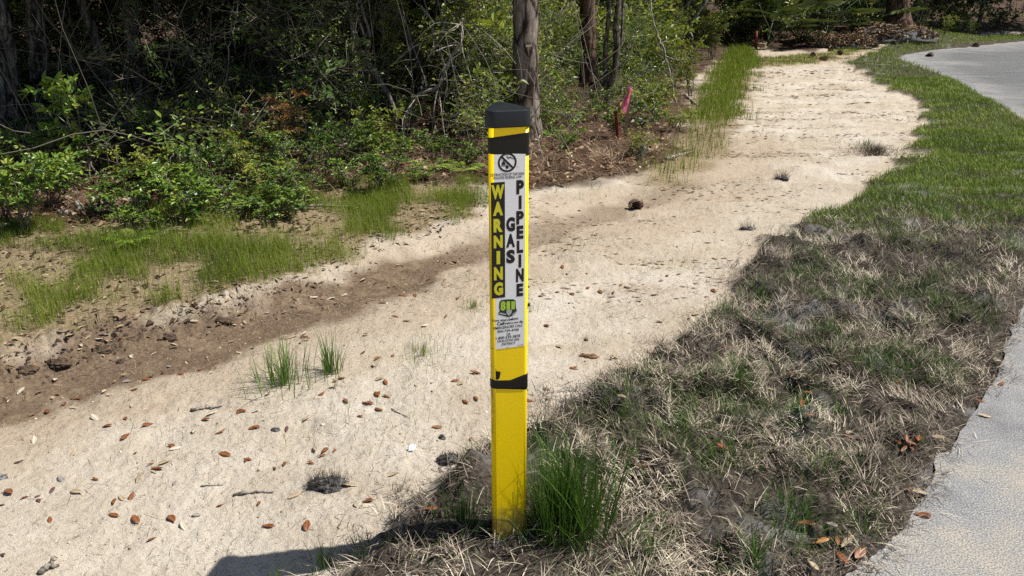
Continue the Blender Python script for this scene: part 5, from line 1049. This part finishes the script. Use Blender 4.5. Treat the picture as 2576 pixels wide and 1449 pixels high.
# ferns on the litter
FERNS = []
for i in range(2):
    r = np.random.default_rng(500 + i); mb = MB()
    for k in range(7):
        a = k * .9 + r.normal(0, .2); d = np.array([math.cos(a), math.sin(a), 0]); P = np.array([d * u * .9 + np.array([0, 0, .7 * u - .55 * u * u]) for u in np.linspace(0, 1, 14)]); sd_ = np.array([-math.sin(a), math.cos(a), 0])
        for sgn in (-1, 1):
            leaf_geo(mb, P[1:], np.repeat((sd_ * sgn + d * .35)[None], 13, 0), np.repeat(np.array([[0, 0, 1.0]]), 13, 0), .26 * np.sin(np.linspace(.25, 1, 13) * PI * .93), .075, np.clip(r.normal(.75, .08, 13), 0, 1), .1, .1)
        v, q, t = tube(P, .008, 3, False); mb.add(v, q, tint=.4)
    FERNS.append(mb.mesh('fern', BUSHM, smooth=False))
for a, b_, s_, lab in [(1105, 368, .22, 'small bright fern on the litter left of the post cap'), (1075, 372, .20, 'small fern beside the brightest fern on the litter'), (1165, 432, .22, 'pale fern fronds on the brown litter near the post'), (1090, 425, .25, 'feathery fern at the rim of the brown litter'), (1655, 265, .2, 'little fern by the leaning dead branch at the stakes'), (330, 610, .18, 'fern sprig on the dark litter in front of the fallen log')]:
    o = link('fern', FERNS[int(srng.integers(2))]); o.location = at(a, b_); o.scale = (s_,) * 3; o.rotation_euler = (0, 0, srng.uniform(0, 6)); tag(o, lab, 'fern', 'ferns on the forest floor')
# ------------------------------------------------------------------ trees
PINEB = mat_bark('pine_bark', (.030, .020, .015), (.17, .125, .10), (.36, .32, .29), 9, 2.0, .03)
REDB = mat_bark('red_bark', (.022, .012, .009), (.11, .06, .042), (.22, .16, .13), 9, 2.0, .03)
OAKB = mat_bark('oak_bark', (.03, .024, .018), (.11, .09, .07), (.24, .22, .19), 14, 5, .012)
PALEB = mat_bark('pale_bark', (.08, .07, .055), (.23, .21, .18), (.42, .40, .36), 12, 4, .010)
LICHB = mat_bark('lichen_bark', (.018, .014, .011), (.06, .05, .042), (.24, .25, .23), 8, 2.5, .02)
CROWNM = mat_tint('crown_leaf', [(0, (.014, .030, .010)), (.5, (.04, .075, .02)), (1, (.10, .15, .035))], .45, .2, .4)
def crown_mesh(seed, R, Hc, n, L, W, needle=False):
    r = np.random.default_rng(seed); mb = MB(); k = 46; c = unit(r.normal(0, 1, (k, 3))) * (r.uniform(.15, 1, (k, 1)) ** .5) * np.array([R, R, Hc])
    tn = r.uniform(.2, .8, k); idx = r.integers(0, k, n); p = c[idx] + r.normal(0, 1, (n, 3)) * np.array([R, R, Hc]) * .17
    leaf_geo(mb, p, r.normal(0, 1, (n, 3)), r.normal(0, .6, (n, 3)) + np.array([0, 0, 1.0]), L * r.uniform(.6, 1.3, n), W * r.uniform(.7, 1.2, n), np.clip(tn[idx] + r.normal(0, .12, n), 0, 1), .15, .2)
    return mb.mesh('crown', CROWNM, smooth=False)
CROWNS = [crown_mesh(600 + i, 1.9, 1.3, 5200, .17, .085) for i in range(3)]
PCROWNS = [crown_mesh(620 + i, 2.2, 1.6, 4200, .22, .03) for i in range(2)]
def tree(name, pxs, widths, bark, label, htop, crown=None, cz=None, cs=1.0, sides=14, rough=.18, extra=(), cat='tree', lean_more=0.0, group=None, depth=None, coff=(0, 0)):
    """trunk traced through points of the photo on the upright plane of its foot, then carried on upwards to a crown"""
    p = at(*pxs[0]); Y = p.y if depth is None else depth
    P = [onplane(a, b_, Y) for a, b_ in pxs]; base = np.array([P[0][0], Y, hh(P[0][0], Y)]) if depth else np.array(p)
    P = np.array(P) - base; P[0][2] = -.08
    depth_of = Y * CP + .5; R = np.array(widths, float) * .5 / F * depth_of
    zt = P[-1][2]; d = unit(P[-1] - P[-2]); d = unit(d * np.array([1, 1, 1]) + np.array([0, 0, .6]))
    P2 = [P[-1] + d * (htop - zt) * f + np.array([lean_more * f, .12 * math.sin(f * 4), 0]) for f in (.33, .66, 1.0)]
    full = bend(list(P) + P2, 60); ss = np.linspace(0, len(P) + 2, 60); rad = np.interp(ss, list(range(len(P))) + [len(P) + 2], list(R) + [R[-1] * .45])
    # flare at the foot
    zz_ = full[:, 2]; rad = rad * (1 + .35 * np.exp(-np.clip(zz_, 0, 9) / .12))
    e = empty(name, base, 0, label, cat, group); mb = MB(); v, q, t = tube(full, rad, sides, True, rough, int(abs(base[0]) * 31) % 60); mb.add(v, q, t)
    mb.obj('trunk', bark, e)
    for bx in extra:
        B = np.array([onplane(a, b_, Y) for a, b_ in bx[0]]) - base; mb = MB(); v, q, t = tube(bend(B, 20), np.linspace(bx[1], bx[2], 20) * .5 / F * depth_of, 8, True, rough, 5); mb.add(v, q, t); mb.obj('limb', bark, e)
    if crown:
        c = link('crown', crown, e); c.location = Vector(full[-1]) + Vector((coff[0], coff[1], 0 if cz is None else cz)); c.scale = (cs,) * 3; c.rotation_euler = (0, 0, srng.uniform(0, 6))
    return e
GT = 'trees of the forest edge'
tree('pine_tree', [(1325, 345), (1323, 250), (1322, 120), (1322, 0)], [70, 66, 62, 60], PINEB, 'big pine with grey platy bark standing directly behind the marker post', 10, PCROWNS[0], 0, 1.0, 30, .10, group=GT)
tree('pine_tree', [(1484, 218), (1480, 120), (1478, 0)], [46, 40, 38], REDB, 'second pine with dark reddish trunk behind the twin stemmed tree', 10, PCROWNS[1], 0, 1.0, 24, .12, group=GT)
tree('pine_tree', [(2256, 70), (2259, 30), (2261, -10)], [66, 58, 55], REDB, 'thick far pine above the mulch heap near the road', 12, PCROWNS[0], 0, 1.4, 24, .12, group=GT)
tree('oak_tree', [(1527, 280), (1530, 230), (1545, 185), (1553, 120), (1549, 60), (1557, 0)], [15, 15, 16, 16, 15, 14], OAKB, 'twin stemmed crooked oak beside the second pine', 5, None, .3, .5, 10, .2, group=GT,
     extra=((((1527, 270), (1522, 160), (1529, 60), (1533, 0), (1530, -150)), 13, 9), (((1540, 195), (1516, 210), (1500, 185), (1470, 118)), 8, 5), (((1562, 120), (1565, 60), (1568, 0), (1572, -120)), 7, 5)))
tree('oak_tree', [(1062, 250), (1045, 160), (1020, 95), (1000, 45), (975, -10)], [38, 36, 34, 33, 32], LICHB, 'dark thick trunk leaning towards the ditch', 5, CROWNS[1], 0, 1.1, 14, .2, group=GT, coff=(.2, 1.5))
tree('oak_tree', [(1003, 320), (985, 262), (950, 195), (908, 130), (885, 60), (868, -5)], [14, 14, 15, 15, 14, 13], PALEB, 'pale crooked leaning trunk in front of the dark leaning one', 4.2, None, 0, .9, 10, .15, group=GT, coff=(-.4, 1.4), extra=((((925, 150), (915, 90), (900, 40), (895, -20)), 8, 6),))
tree('oak_tree', [(945, 330), (935, 240), (922, 160), (930, 90), (905, 0)], [9, 9, 8, 8, 7], OAKB, 'slim upright stem beside the pale crooked trunk', 3.6, None, 0, .6, 8, .15, group=GT)
tree('oak_tree', [(30, 350), (20, 240), (12, 120), (-6, -10)], [54, 48, 44, 42], LICHB, 'broad lichen streaked trunk at the border of the dark forest', 5.2, CROWNS[0], 0, 1.3, 16, .25, group=GT, coff=(1.0, 1.6))
tree('oak_tree', [(112, 335), (102, 200), (95, 90), (84, -10)], [48, 44, 40, 40], LICHB, 'second lichen streaked trunk in the dark forest', 5.6, CROWNS[1], 0, 1.35, 16, .25, group=GT, coff=(1.4, 1.5))
tree('oak_tree', [(310, 330), (262, 160), (232, 75), (205, -10)], [26, 24, 22, 20], LICHB, 'dark slanting trunk lost in the shade behind the slender sapling', 5.0, CROWNS[2], 0, 1.3, 12, .25, group=GT, coff=(1.5, 1.4))
tree('oak_tree', [(490, 270), (480, 150), (470, 60), (478, -10)], [27, 25, 24, 23], LICHB, 'shaded trunk with pale flakes beyond the dark hollow', 5.4, CROWNS[0], 0, 1.35, 12, .25, group=GT, coff=(1.4, 1.6))
tree('oak_tree', [(655, 250), (650, 120), (655, -10)], [18, 17, 16], LICHB, 'thin shaded trunk behind the bronze tipped shrub', 5.2, CROWNS[1], 0, 1.3, 10, .25, group=GT, coff=(.8, 1.2))
tree('oak_tree', [(835, 200), (838, 90), (830, -10)], [15, 14, 13], OAKB, 'thin trunk between the palmettos and the leaning trunks', 5.0, CROWNS[2], 0, 1.2, 10, .25, group=GT, coff=(.2, 1.2))
tree('oak_tree', [(1735, 142), (1740, 97), (1733, 72), (1757, 29), (1778, -5)], [8, 9, 9, 10, 10], PALEB, 'pale crooked stem beside the bright palmetto frond', 4.0, None, .2, .5, 8, .15, group=GT)
SPRUCE = [((1630, 175), (1619, 148), (1605, 118), (1600, 98), (1590, 49), (1580, -5), 5, 'grey leaning dead stem behind the pink ribbon'), ((1670, 140), (1671, 100), (1670, 64), (1666, 26), (1666, 10), (1667, -5), 5, 'thin pale upright stem far behind the ribbon'),
          ((1367, 250), (1372, 174), (1379, 113), (1389, 66), (1405, 40), (1424, 10), 4, 'thin pale curving stem beside the big pine'), ((1240, 250), (1243, 190), (1246, 130), (1247, 100), (1248, 60), (1249, -5), 4, 'straight pale stem on the ditch side of the big pine'),
          ((1125, 300), (1120, 180), (1100, 125), (1085, 60), (1075, 30), (1066, -5), 4, 'thin pale vine stem leaning past the bent dead branch'), ((1700, 260), (1688, 200), (1676, 150), (1668, 120), (1650, 80), (1640, 20), 5, 'grey thin stem among the yellow green shrubs'),
          ((560, 330), (568, 250), (575, 150), (578, 90), (582, 40), (590, -5), 4, 'hanging grey vine in the shaded thicket'), ((742, 180), (735, 150), (748, 100), (745, 60), (742, 30), (745, -5), 4, 'thin grey vine in front of the dark palmetto')]
for *pp, w_, lab in SPRUCE:
    p = at(*pp[0]); Y = p.y; B = np.array([onplane(a, b_, Y) for a, b_ in pp]) - np.array(p); B[0][2] = -.05; B = np.concatenate([B, [B[-1] + unit(B[-1] - B[-2]) * .9 + np.array([0, 0, .4])]])
    mb = MB(); v, q, t = tube(bend(B, 30) + np.concatenate([[[0, 0, 0]], RNG.normal(0, .008, (29, 3))]), np.linspace(w_, w_ * .6, 30) * .5 / F * (Y + .5), 6, True, .2, 3); mb.add(v, q, t, tint=.8)
    for k in range(7):
        b0 = bend(B, 30)[8 + 3 * k]; d = unit(RNG.normal(0, 1, 3) + np.array([0, 0, .5])); v, q, t = tube(bend([b0, b0 + d * .15 + RNG.normal(0, .03, 3), b0 + d * RNG.uniform(.2, .45)], 7), np.linspace(.005, .002, 7), 4, False); mb.add(v, q, tint=.7)
    o = mb.obj('bare_stem', PALEW); o.location = p; tag(o, lab, 'stem', 'bare thin stems in the undergrowth')
# the bent dead sapling, bleached
p = at(1012, 345); Y = p.y; B = np.array([onplane(a, b_, Y) for a, b_ in [(1012, 350), (1020, 300), (1034, 259), (1053, 238), (1094, 222), (1106, 211), (1136, 142), (1162, 98), (1160, 60), (1164, 46)]]) - np.array(p)
mb = MB(); v, q, t = tube(bend(B, 50), np.linspace(9, 5, 50) * .5 / F * (Y + .5), 7, True, .2, 4); mb.add(v, q, t)
for i in range(15):
    k = RNG.integers(16, 49); b0 = bend(B, 50)[k]; d = unit(RNG.normal(0, 1, 3) * np.array([1.2, .6, .8]) + np.array([-.25, -.1, -.25])); L_ = RNG.uniform(.2, .75)
    pth = bend([b0, b0 + d * L_ * .4 + RNG.normal(0, .05, 3), b0 + d * L_ * .8 + np.array([0, 0, -.08]) + RNG.normal(0, .05, 3), b0 + d * L_ + np.array([0, 0, -.16])], 10); v, q, t = tube(pth, np.linspace(.006, .0022, 10), 4, False); mb.add(v, q)
    for _ in range(2):
        b1 = pth[RNG.integers(3, 10)]; d1 = unit(d + RNG.normal(0, .9, 3)); v, q, t = tube(bend([b1, b1 + d1 * .1, b1 + d1 * .22 + np.array([0, 0, -.03])], 5), np.linspace(.0035, .0018, 5), 3, False); mb.add(v, q)
o = mb.obj('dead_sapling', PALEW); o.location = p; tag(o, 'bent bleached dead sapling with bare twigs arching over the litter', 'dead tree')
# mulch heap at the far pine's foot and grey soil pile
for a, b_, R, H, lab, nm in ((2235, 100, (1.1, .7), .32, 'heap of grey bark mulch at the foot of the far thick pine', 'mulch_heap'), (2115, 118, (.75, .35), .22, 'small grey ash coloured heap beside the far mulch', 'soil_heap')):
    p = at(a, b_); e = empty(nm, p, 0, lab, 'heap'); mb = MB(); lump(mb, R, H, 71, .25, f=4); mb.obj('soil', CLODM, e); mb = MB(); n = 2200; aa = RNG.uniform(0, 2 * PI, n); rr = np.sqrt(RNG.uniform(0, 1, n))
    leaf_geo(mb, np.stack([R[0] * rr * np.cos(aa), R[1] * rr * np.sin(aa), H * np.sqrt(1 - rr ** 2 * .95) + RNG.uniform(-.02, .05, n)], 1), RNG.normal(0, 1, (n, 3)) * np.array([1, 1, .3]), RNG.normal(0, .5, (n, 3)) + np.array([0, 0, 1]), RNG.uniform(.06, .2, n), RNG.uniform(.02, .05, n), np.clip(RNG.normal(.78, .25, n), 0, 1), .1, .2); mb.obj('bark_pieces', CHIPM, e, smooth=False)
# ------------------------------------------------------------------ the thicket behind: leaf clumps and bare twigs filling the wood
CLEAR = [tuple(at(a, b_))[:2] for a, b_ in ((1325, 345), (1484, 218), (1535, 278), (1062, 250), (1003, 320), (30, 350), (112, 335), (1572, 345), (1735, 142), (1765, 140), (1800, 135))]
def thicket(name, label, a0, a1, ncl, mats, r_in, r_out, seed, hmax=2.3, dark=False, per=46, off=.45, slope=.75, leaf=.020, gap=.40):
    r = np.random.default_rng(seed); th = np.radians(r.uniform(a0, a1, ncl * 3)); rr = r_in * (r_out / r_in) ** r.uniform(0, 1, ncl * 3)
    x, y = rr * np.sin(th), rr * np.cos(th); lit = sdpoly(x, y, LITTER); z0 = height(x, y, False)
    u = r.uniform(0, 1, len(x)); z = hmax * u ** .8
    keep = (lit > off + .35 * r.uniform(0, 1, len(x))) & (z < .25 + np.clip(lit - off, 0, 9) * slope + .5 * fbm(x * 1.2, y * 1.2, seed, 2))
    keep &= fbm(x * 1.6, z * 2.0 + y * .7, seed + 1, 2) > gap
    for tx, ty in CLEAR:                                   # room in front of the trunks that stand clear
        L = math.hypot(tx, ty); ux, uy = tx / L, ty / L; al = x * ux + y * uy; la = np.abs(x * uy - y * ux)
        keep &= ~((la < .30) & (al < L + .1) & (al > L - 4))
    x, y, z, z0 = (q[keep][:ncl] for q in (x, y, z, z0)); k = len(x); dist = np.hypot(x, y)
    mbs = [MB() for _ in mats]; which = r.integers(0, len(mats), k)
    tn = np.clip(.5 + .55 * (fbm(x * .9, z * 1.5 + y * .4, seed + 2, 2) - .5) * 2 + r.normal(0, .14, k), .05, .95)
    for m in range(len(mats)):
        idx = np.nonzero(which == m)[0]; nk = len(idx); nt_ = 5; pl = max(3, per // nt_)
        # every clump is a spray: a few short twigs with leaves set along both sides
        big = np.exp(r.normal(0, .33, nk)); asp = r.uniform(.30, .58, nk)
        tl = (.16 + .012 * dist[idx])[:, None] * r.uniform(.6, 1.5, (nk, nt_)); td = unit(r.normal(0, 1, (nk, nt_, 3)) * np.array([1, 1, .7]) + np.array([0, 0, .25]))
        c0 = np.stack([x[idx], y[idx], z0[idx] + z[idx]], 1)
        u = r.uniform(.12, 1, (nk, nt_, pl)); pos = c0[:, None, None, :] + td[:, :, None, :] * (tl[:, :, None] * u)[..., None] + r.normal(0, .014, (nk, nt_, pl, 3)) + np.array([0, 0, -.05]) * (u ** 2)[..., None] * tl[:, :, None, None] * 4
        d = td[:, :, None, :] * .8 + r.normal(0, .75, (nk, nt_, pl, 3)) * np.array([1, 1, .6]); nr = r.normal(0, .5, (nk, nt_, pl, 3)) + np.array([.3, -.15, 1])
        sc_ = ((leaf + .0026 * dist[idx]) * big)[:, None, None] * r.uniform(.6, 1.35, (nk, nt_, pl)); wd_ = sc_ * asp[:, None, None]
        tt_ = np.clip(tn[idx][:, None, None] + r.normal(0, .10, (nk, nt_, pl)) + .12 * (u - .5), 0, 1)
        leaf_geo(mbs[m], pos.reshape(-1, 3), d.reshape(-1, 3), nr.reshape(-1, 3), sc_.ravel(), wd_.ravel(), tt_.ravel(), .15, .2, mi=m)
        # the twigs themselves, as slim three-sided rods
        e0 = c0[:, None, :] + 0 * td; e1 = c0[:, None, :] + td * tl[..., None] * .95 + np.array([0, 0, -.04]) * tl[..., None] * 4
        sd1 = unit(np.cross(td, np.array([.3, .5, .8]))); sd2 = np.cross(td, sd1); rr_ = (.0016 + .00016 * dist[idx])[:, None, None]
        ring = [sd1 * rr_, (-.5 * sd1 + .866 * sd2) * rr_, (-.5 * sd1 - .866 * sd2) * rr_]
        tv = np.stack([e0 + k_ for k_ in ring] + [e1 + k_ * .5 for k_ in ring], 2).reshape(-1, 3); nb = (np.arange(nk * nt_) * 6)[:, None]
        mbs[m].add(tv, quads=np.concatenate([nb + np.array([[i_, (i_ + 1) % 3, 3 + (i_ + 1) % 3, 3 + i_]]) for i_ in range(3)]), tint=.5, mi=len(mats))
    mb = mbs[0]
    for o in mbs[1:]:
        if o.n: k0 = mb.n; mb.V += o.V; mb.T += o.T; mb.Q4 += [q_ + k0 for q_ in o.Q4]; mb.M4 += o.M4; mb.n += o.n
    ob = mb.obj(name, list(mats) + [TWIGM], smooth=False); return tag(ob, label, 'undergrowth', kind='stuff')
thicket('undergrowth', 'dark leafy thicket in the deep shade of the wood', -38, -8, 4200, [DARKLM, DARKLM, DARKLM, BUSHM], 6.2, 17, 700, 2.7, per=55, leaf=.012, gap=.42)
thicket('undergrowth', 'sun dappled olive and green thicket behind the pines', -9, 17, 7600, [SUNM, SUNM, BUSHM, OLIVEM], 6.6, 24, 710, 1.55, per=40, gap=.38, off=1.2, slope=.5, leaf=.014)
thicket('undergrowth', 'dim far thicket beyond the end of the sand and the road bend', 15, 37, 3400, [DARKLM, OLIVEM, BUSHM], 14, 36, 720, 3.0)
thicket('undergrowth', 'bright yellow green thicket along the edge of the far sand', 7.5, 17, 1500, [SUNM, SUNM, BUSHM], 8.3, 17, 740, 1.6, off=.25, slope=.7, leaf=.014)
thicket('ground_cover', 'low leafy sprigs covering the litter in the shade', -38, -6, 420, [BUSHM, DARKLM, OLIVEM], 4.9, 11, 741, .45, per=34, off=.12, slope=.6, leaf=.018)
thicket('ground_cover', 'low leafy sprigs covering the litter around the pines', -7, 14, 330, [OLIVEM, BUSHM], 6.4, 13, 742, .40, per=30, off=.35, slope=.4, leaf=.014)
def twigs(name, label, a0, a1, n, r_in, r_out, seed, off=.15, rmax=.006, tm=.55):
    r = np.random.default_rng(seed); mb = MB(); th = np.radians(r.uniform(a0, a1, n)); rr = r_in * (r_out / r_in) ** r.uniform(0, 1, n); x, y = rr * np.sin(th), rr * np.cos(th); lit = sdpoly(x, y, LITTER); z0 = height(x, y, False)
    for i in np.nonzero(lit > off)[0]:
        b0 = np.array([x[i], y[i], z0[i] - .03]); d = unit(r.normal(0, .38, 3) * np.array([1.3, 1, 0]) + np.array([0, 0, 1])); L = r.uniform(.4, 2.4) * min(1, .35 + lit[i])
        if r.uniform() < .35: d = unit(d * np.array([1, 1, .25]) + r.normal(0, .5, 3) * np.array([1, 1, .2]));  b0[2] += r.uniform(.05, .9) * min(1, lit[i]); L *= .5
        p = bend([b0, b0 + d * L * .4 + r.normal(0, .05, 3), b0 + d * L * .75 + r.normal(0, .09, 3), b0 + d * L + r.normal(0, .12, 3)], 8)
        v, q, t = tube(p, np.linspace(1, .45, 8) * r.uniform(.0016, rmax) * (1 + .03 * rr[i]), 4, False); mb.add(v, q, tint=np.clip(r.normal(tm, .22), 0, 1))
    o = mb.obj(name, TWIGM); return tag(o, label, 'undergrowth', kind='stuff')
twigs('twig_tangle', 'tangle of thin grey twigs and vines in the shaded wood', -38, -10, 260, 5.2, 13, 730, .6, .0045, .35)
twigs('twig_tangle', 'tangle of pale thin twigs and dead stems in the sunlit wood', -11, 18, 420, 6.6, 20, 731, .7, .004, .5)
twigs('twig_tangle', 'tangle of thin stems in the far thicket', 15, 36, 350, 15, 30, 732, .3, .006, .45)
# trees farther back, added so that their unseen crowns shade and close the wood
BACKT = []
brng = np.random.default_rng(9)
spots = [(-5.8, 8.0), (-2.4, 8.2), (-3.6, 7.9), (-6.5, 9), (-4.6, 8.6), (-5.4, 11.5), (-2.6, 9.4), (-3.4, 12.6), (-7.8, 13), (-1.0, 11.6), (-8.6, 10), (-.6, 14.5), (-4.6, 16), (2.0, 17.0), (.6, 18.5), (4.2, 20.5), (6.2, 24.5), (9.0, 26), (12.2, 25.5), (15.0, 27), (-1.8, 18), (3.0, 24), (18, 26), (11.0, 29)]
where = ['close behind the broad lichen trunk', 'behind the bronze tipped shrub', 'behind the bright upright bush', 'far to the ditch side', 'near the lichen trunks', 'behind the lichen trunks', 'behind the dark hollow', 'deep behind the dark hollow', 'deepest by the lichen trunks', 'behind the dark palmettos', 'at the outer edge of the dark wood', 'behind the leaning trunks', 'deep in the dark wood', 'behind the twin stemmed oak', 'behind the big pine, deep in the wood', 'behind the bright palmetto frond',
         'behind the far palmettos', 'behind the far thick pine', 'beyond the road bend', 'beyond the road bend, farther along', 'far behind the big pine', 'far behind the second pine', 'farthest along the road', 'behind the far thick pine, deeper in']
for (x, y), wh in zip(spots, where):
    z = hh(x, y); hgt = brng.uniform(3.1, 4.3) if y < 16 else brng.uniform(4.5, 6.5)
    e = empty('oak_tree', (x, y, z), 0, f'thin dark tree trunk standing {wh}', 'tree', 'background trees added to fill and shade the wood'); mb = MB()
    v, q, t = tube(bend([(0, 0, -.1), (brng.normal(0, .06), brng.normal(0, .06), hgt * .35), (brng.normal(0, .2), brng.normal(0, .2), hgt * .7), (brng.normal(0, .3), brng.normal(0, .3), hgt)], 24), np.linspace(.085, .035, 24) * brng.uniform(.6, 1.3), 9, True, .25, 8); mb.add(v, q, t); mb.obj('trunk', LICHB, e)
    c = link('crown', CROWNS[int(brng.integers(3))], e); c.location = (brng.uniform(.2, 1.0), brng.uniform(.2, .9), hgt - .3); c.rotation_euler = (0, 0, brng.uniform(0, 6)); k = brng.uniform(1.25, 1.6) * (1.2 if y > 16 else 1); k *= .65 if x > -1.5 and y < 16 else 1; c.scale = (k, k, k)
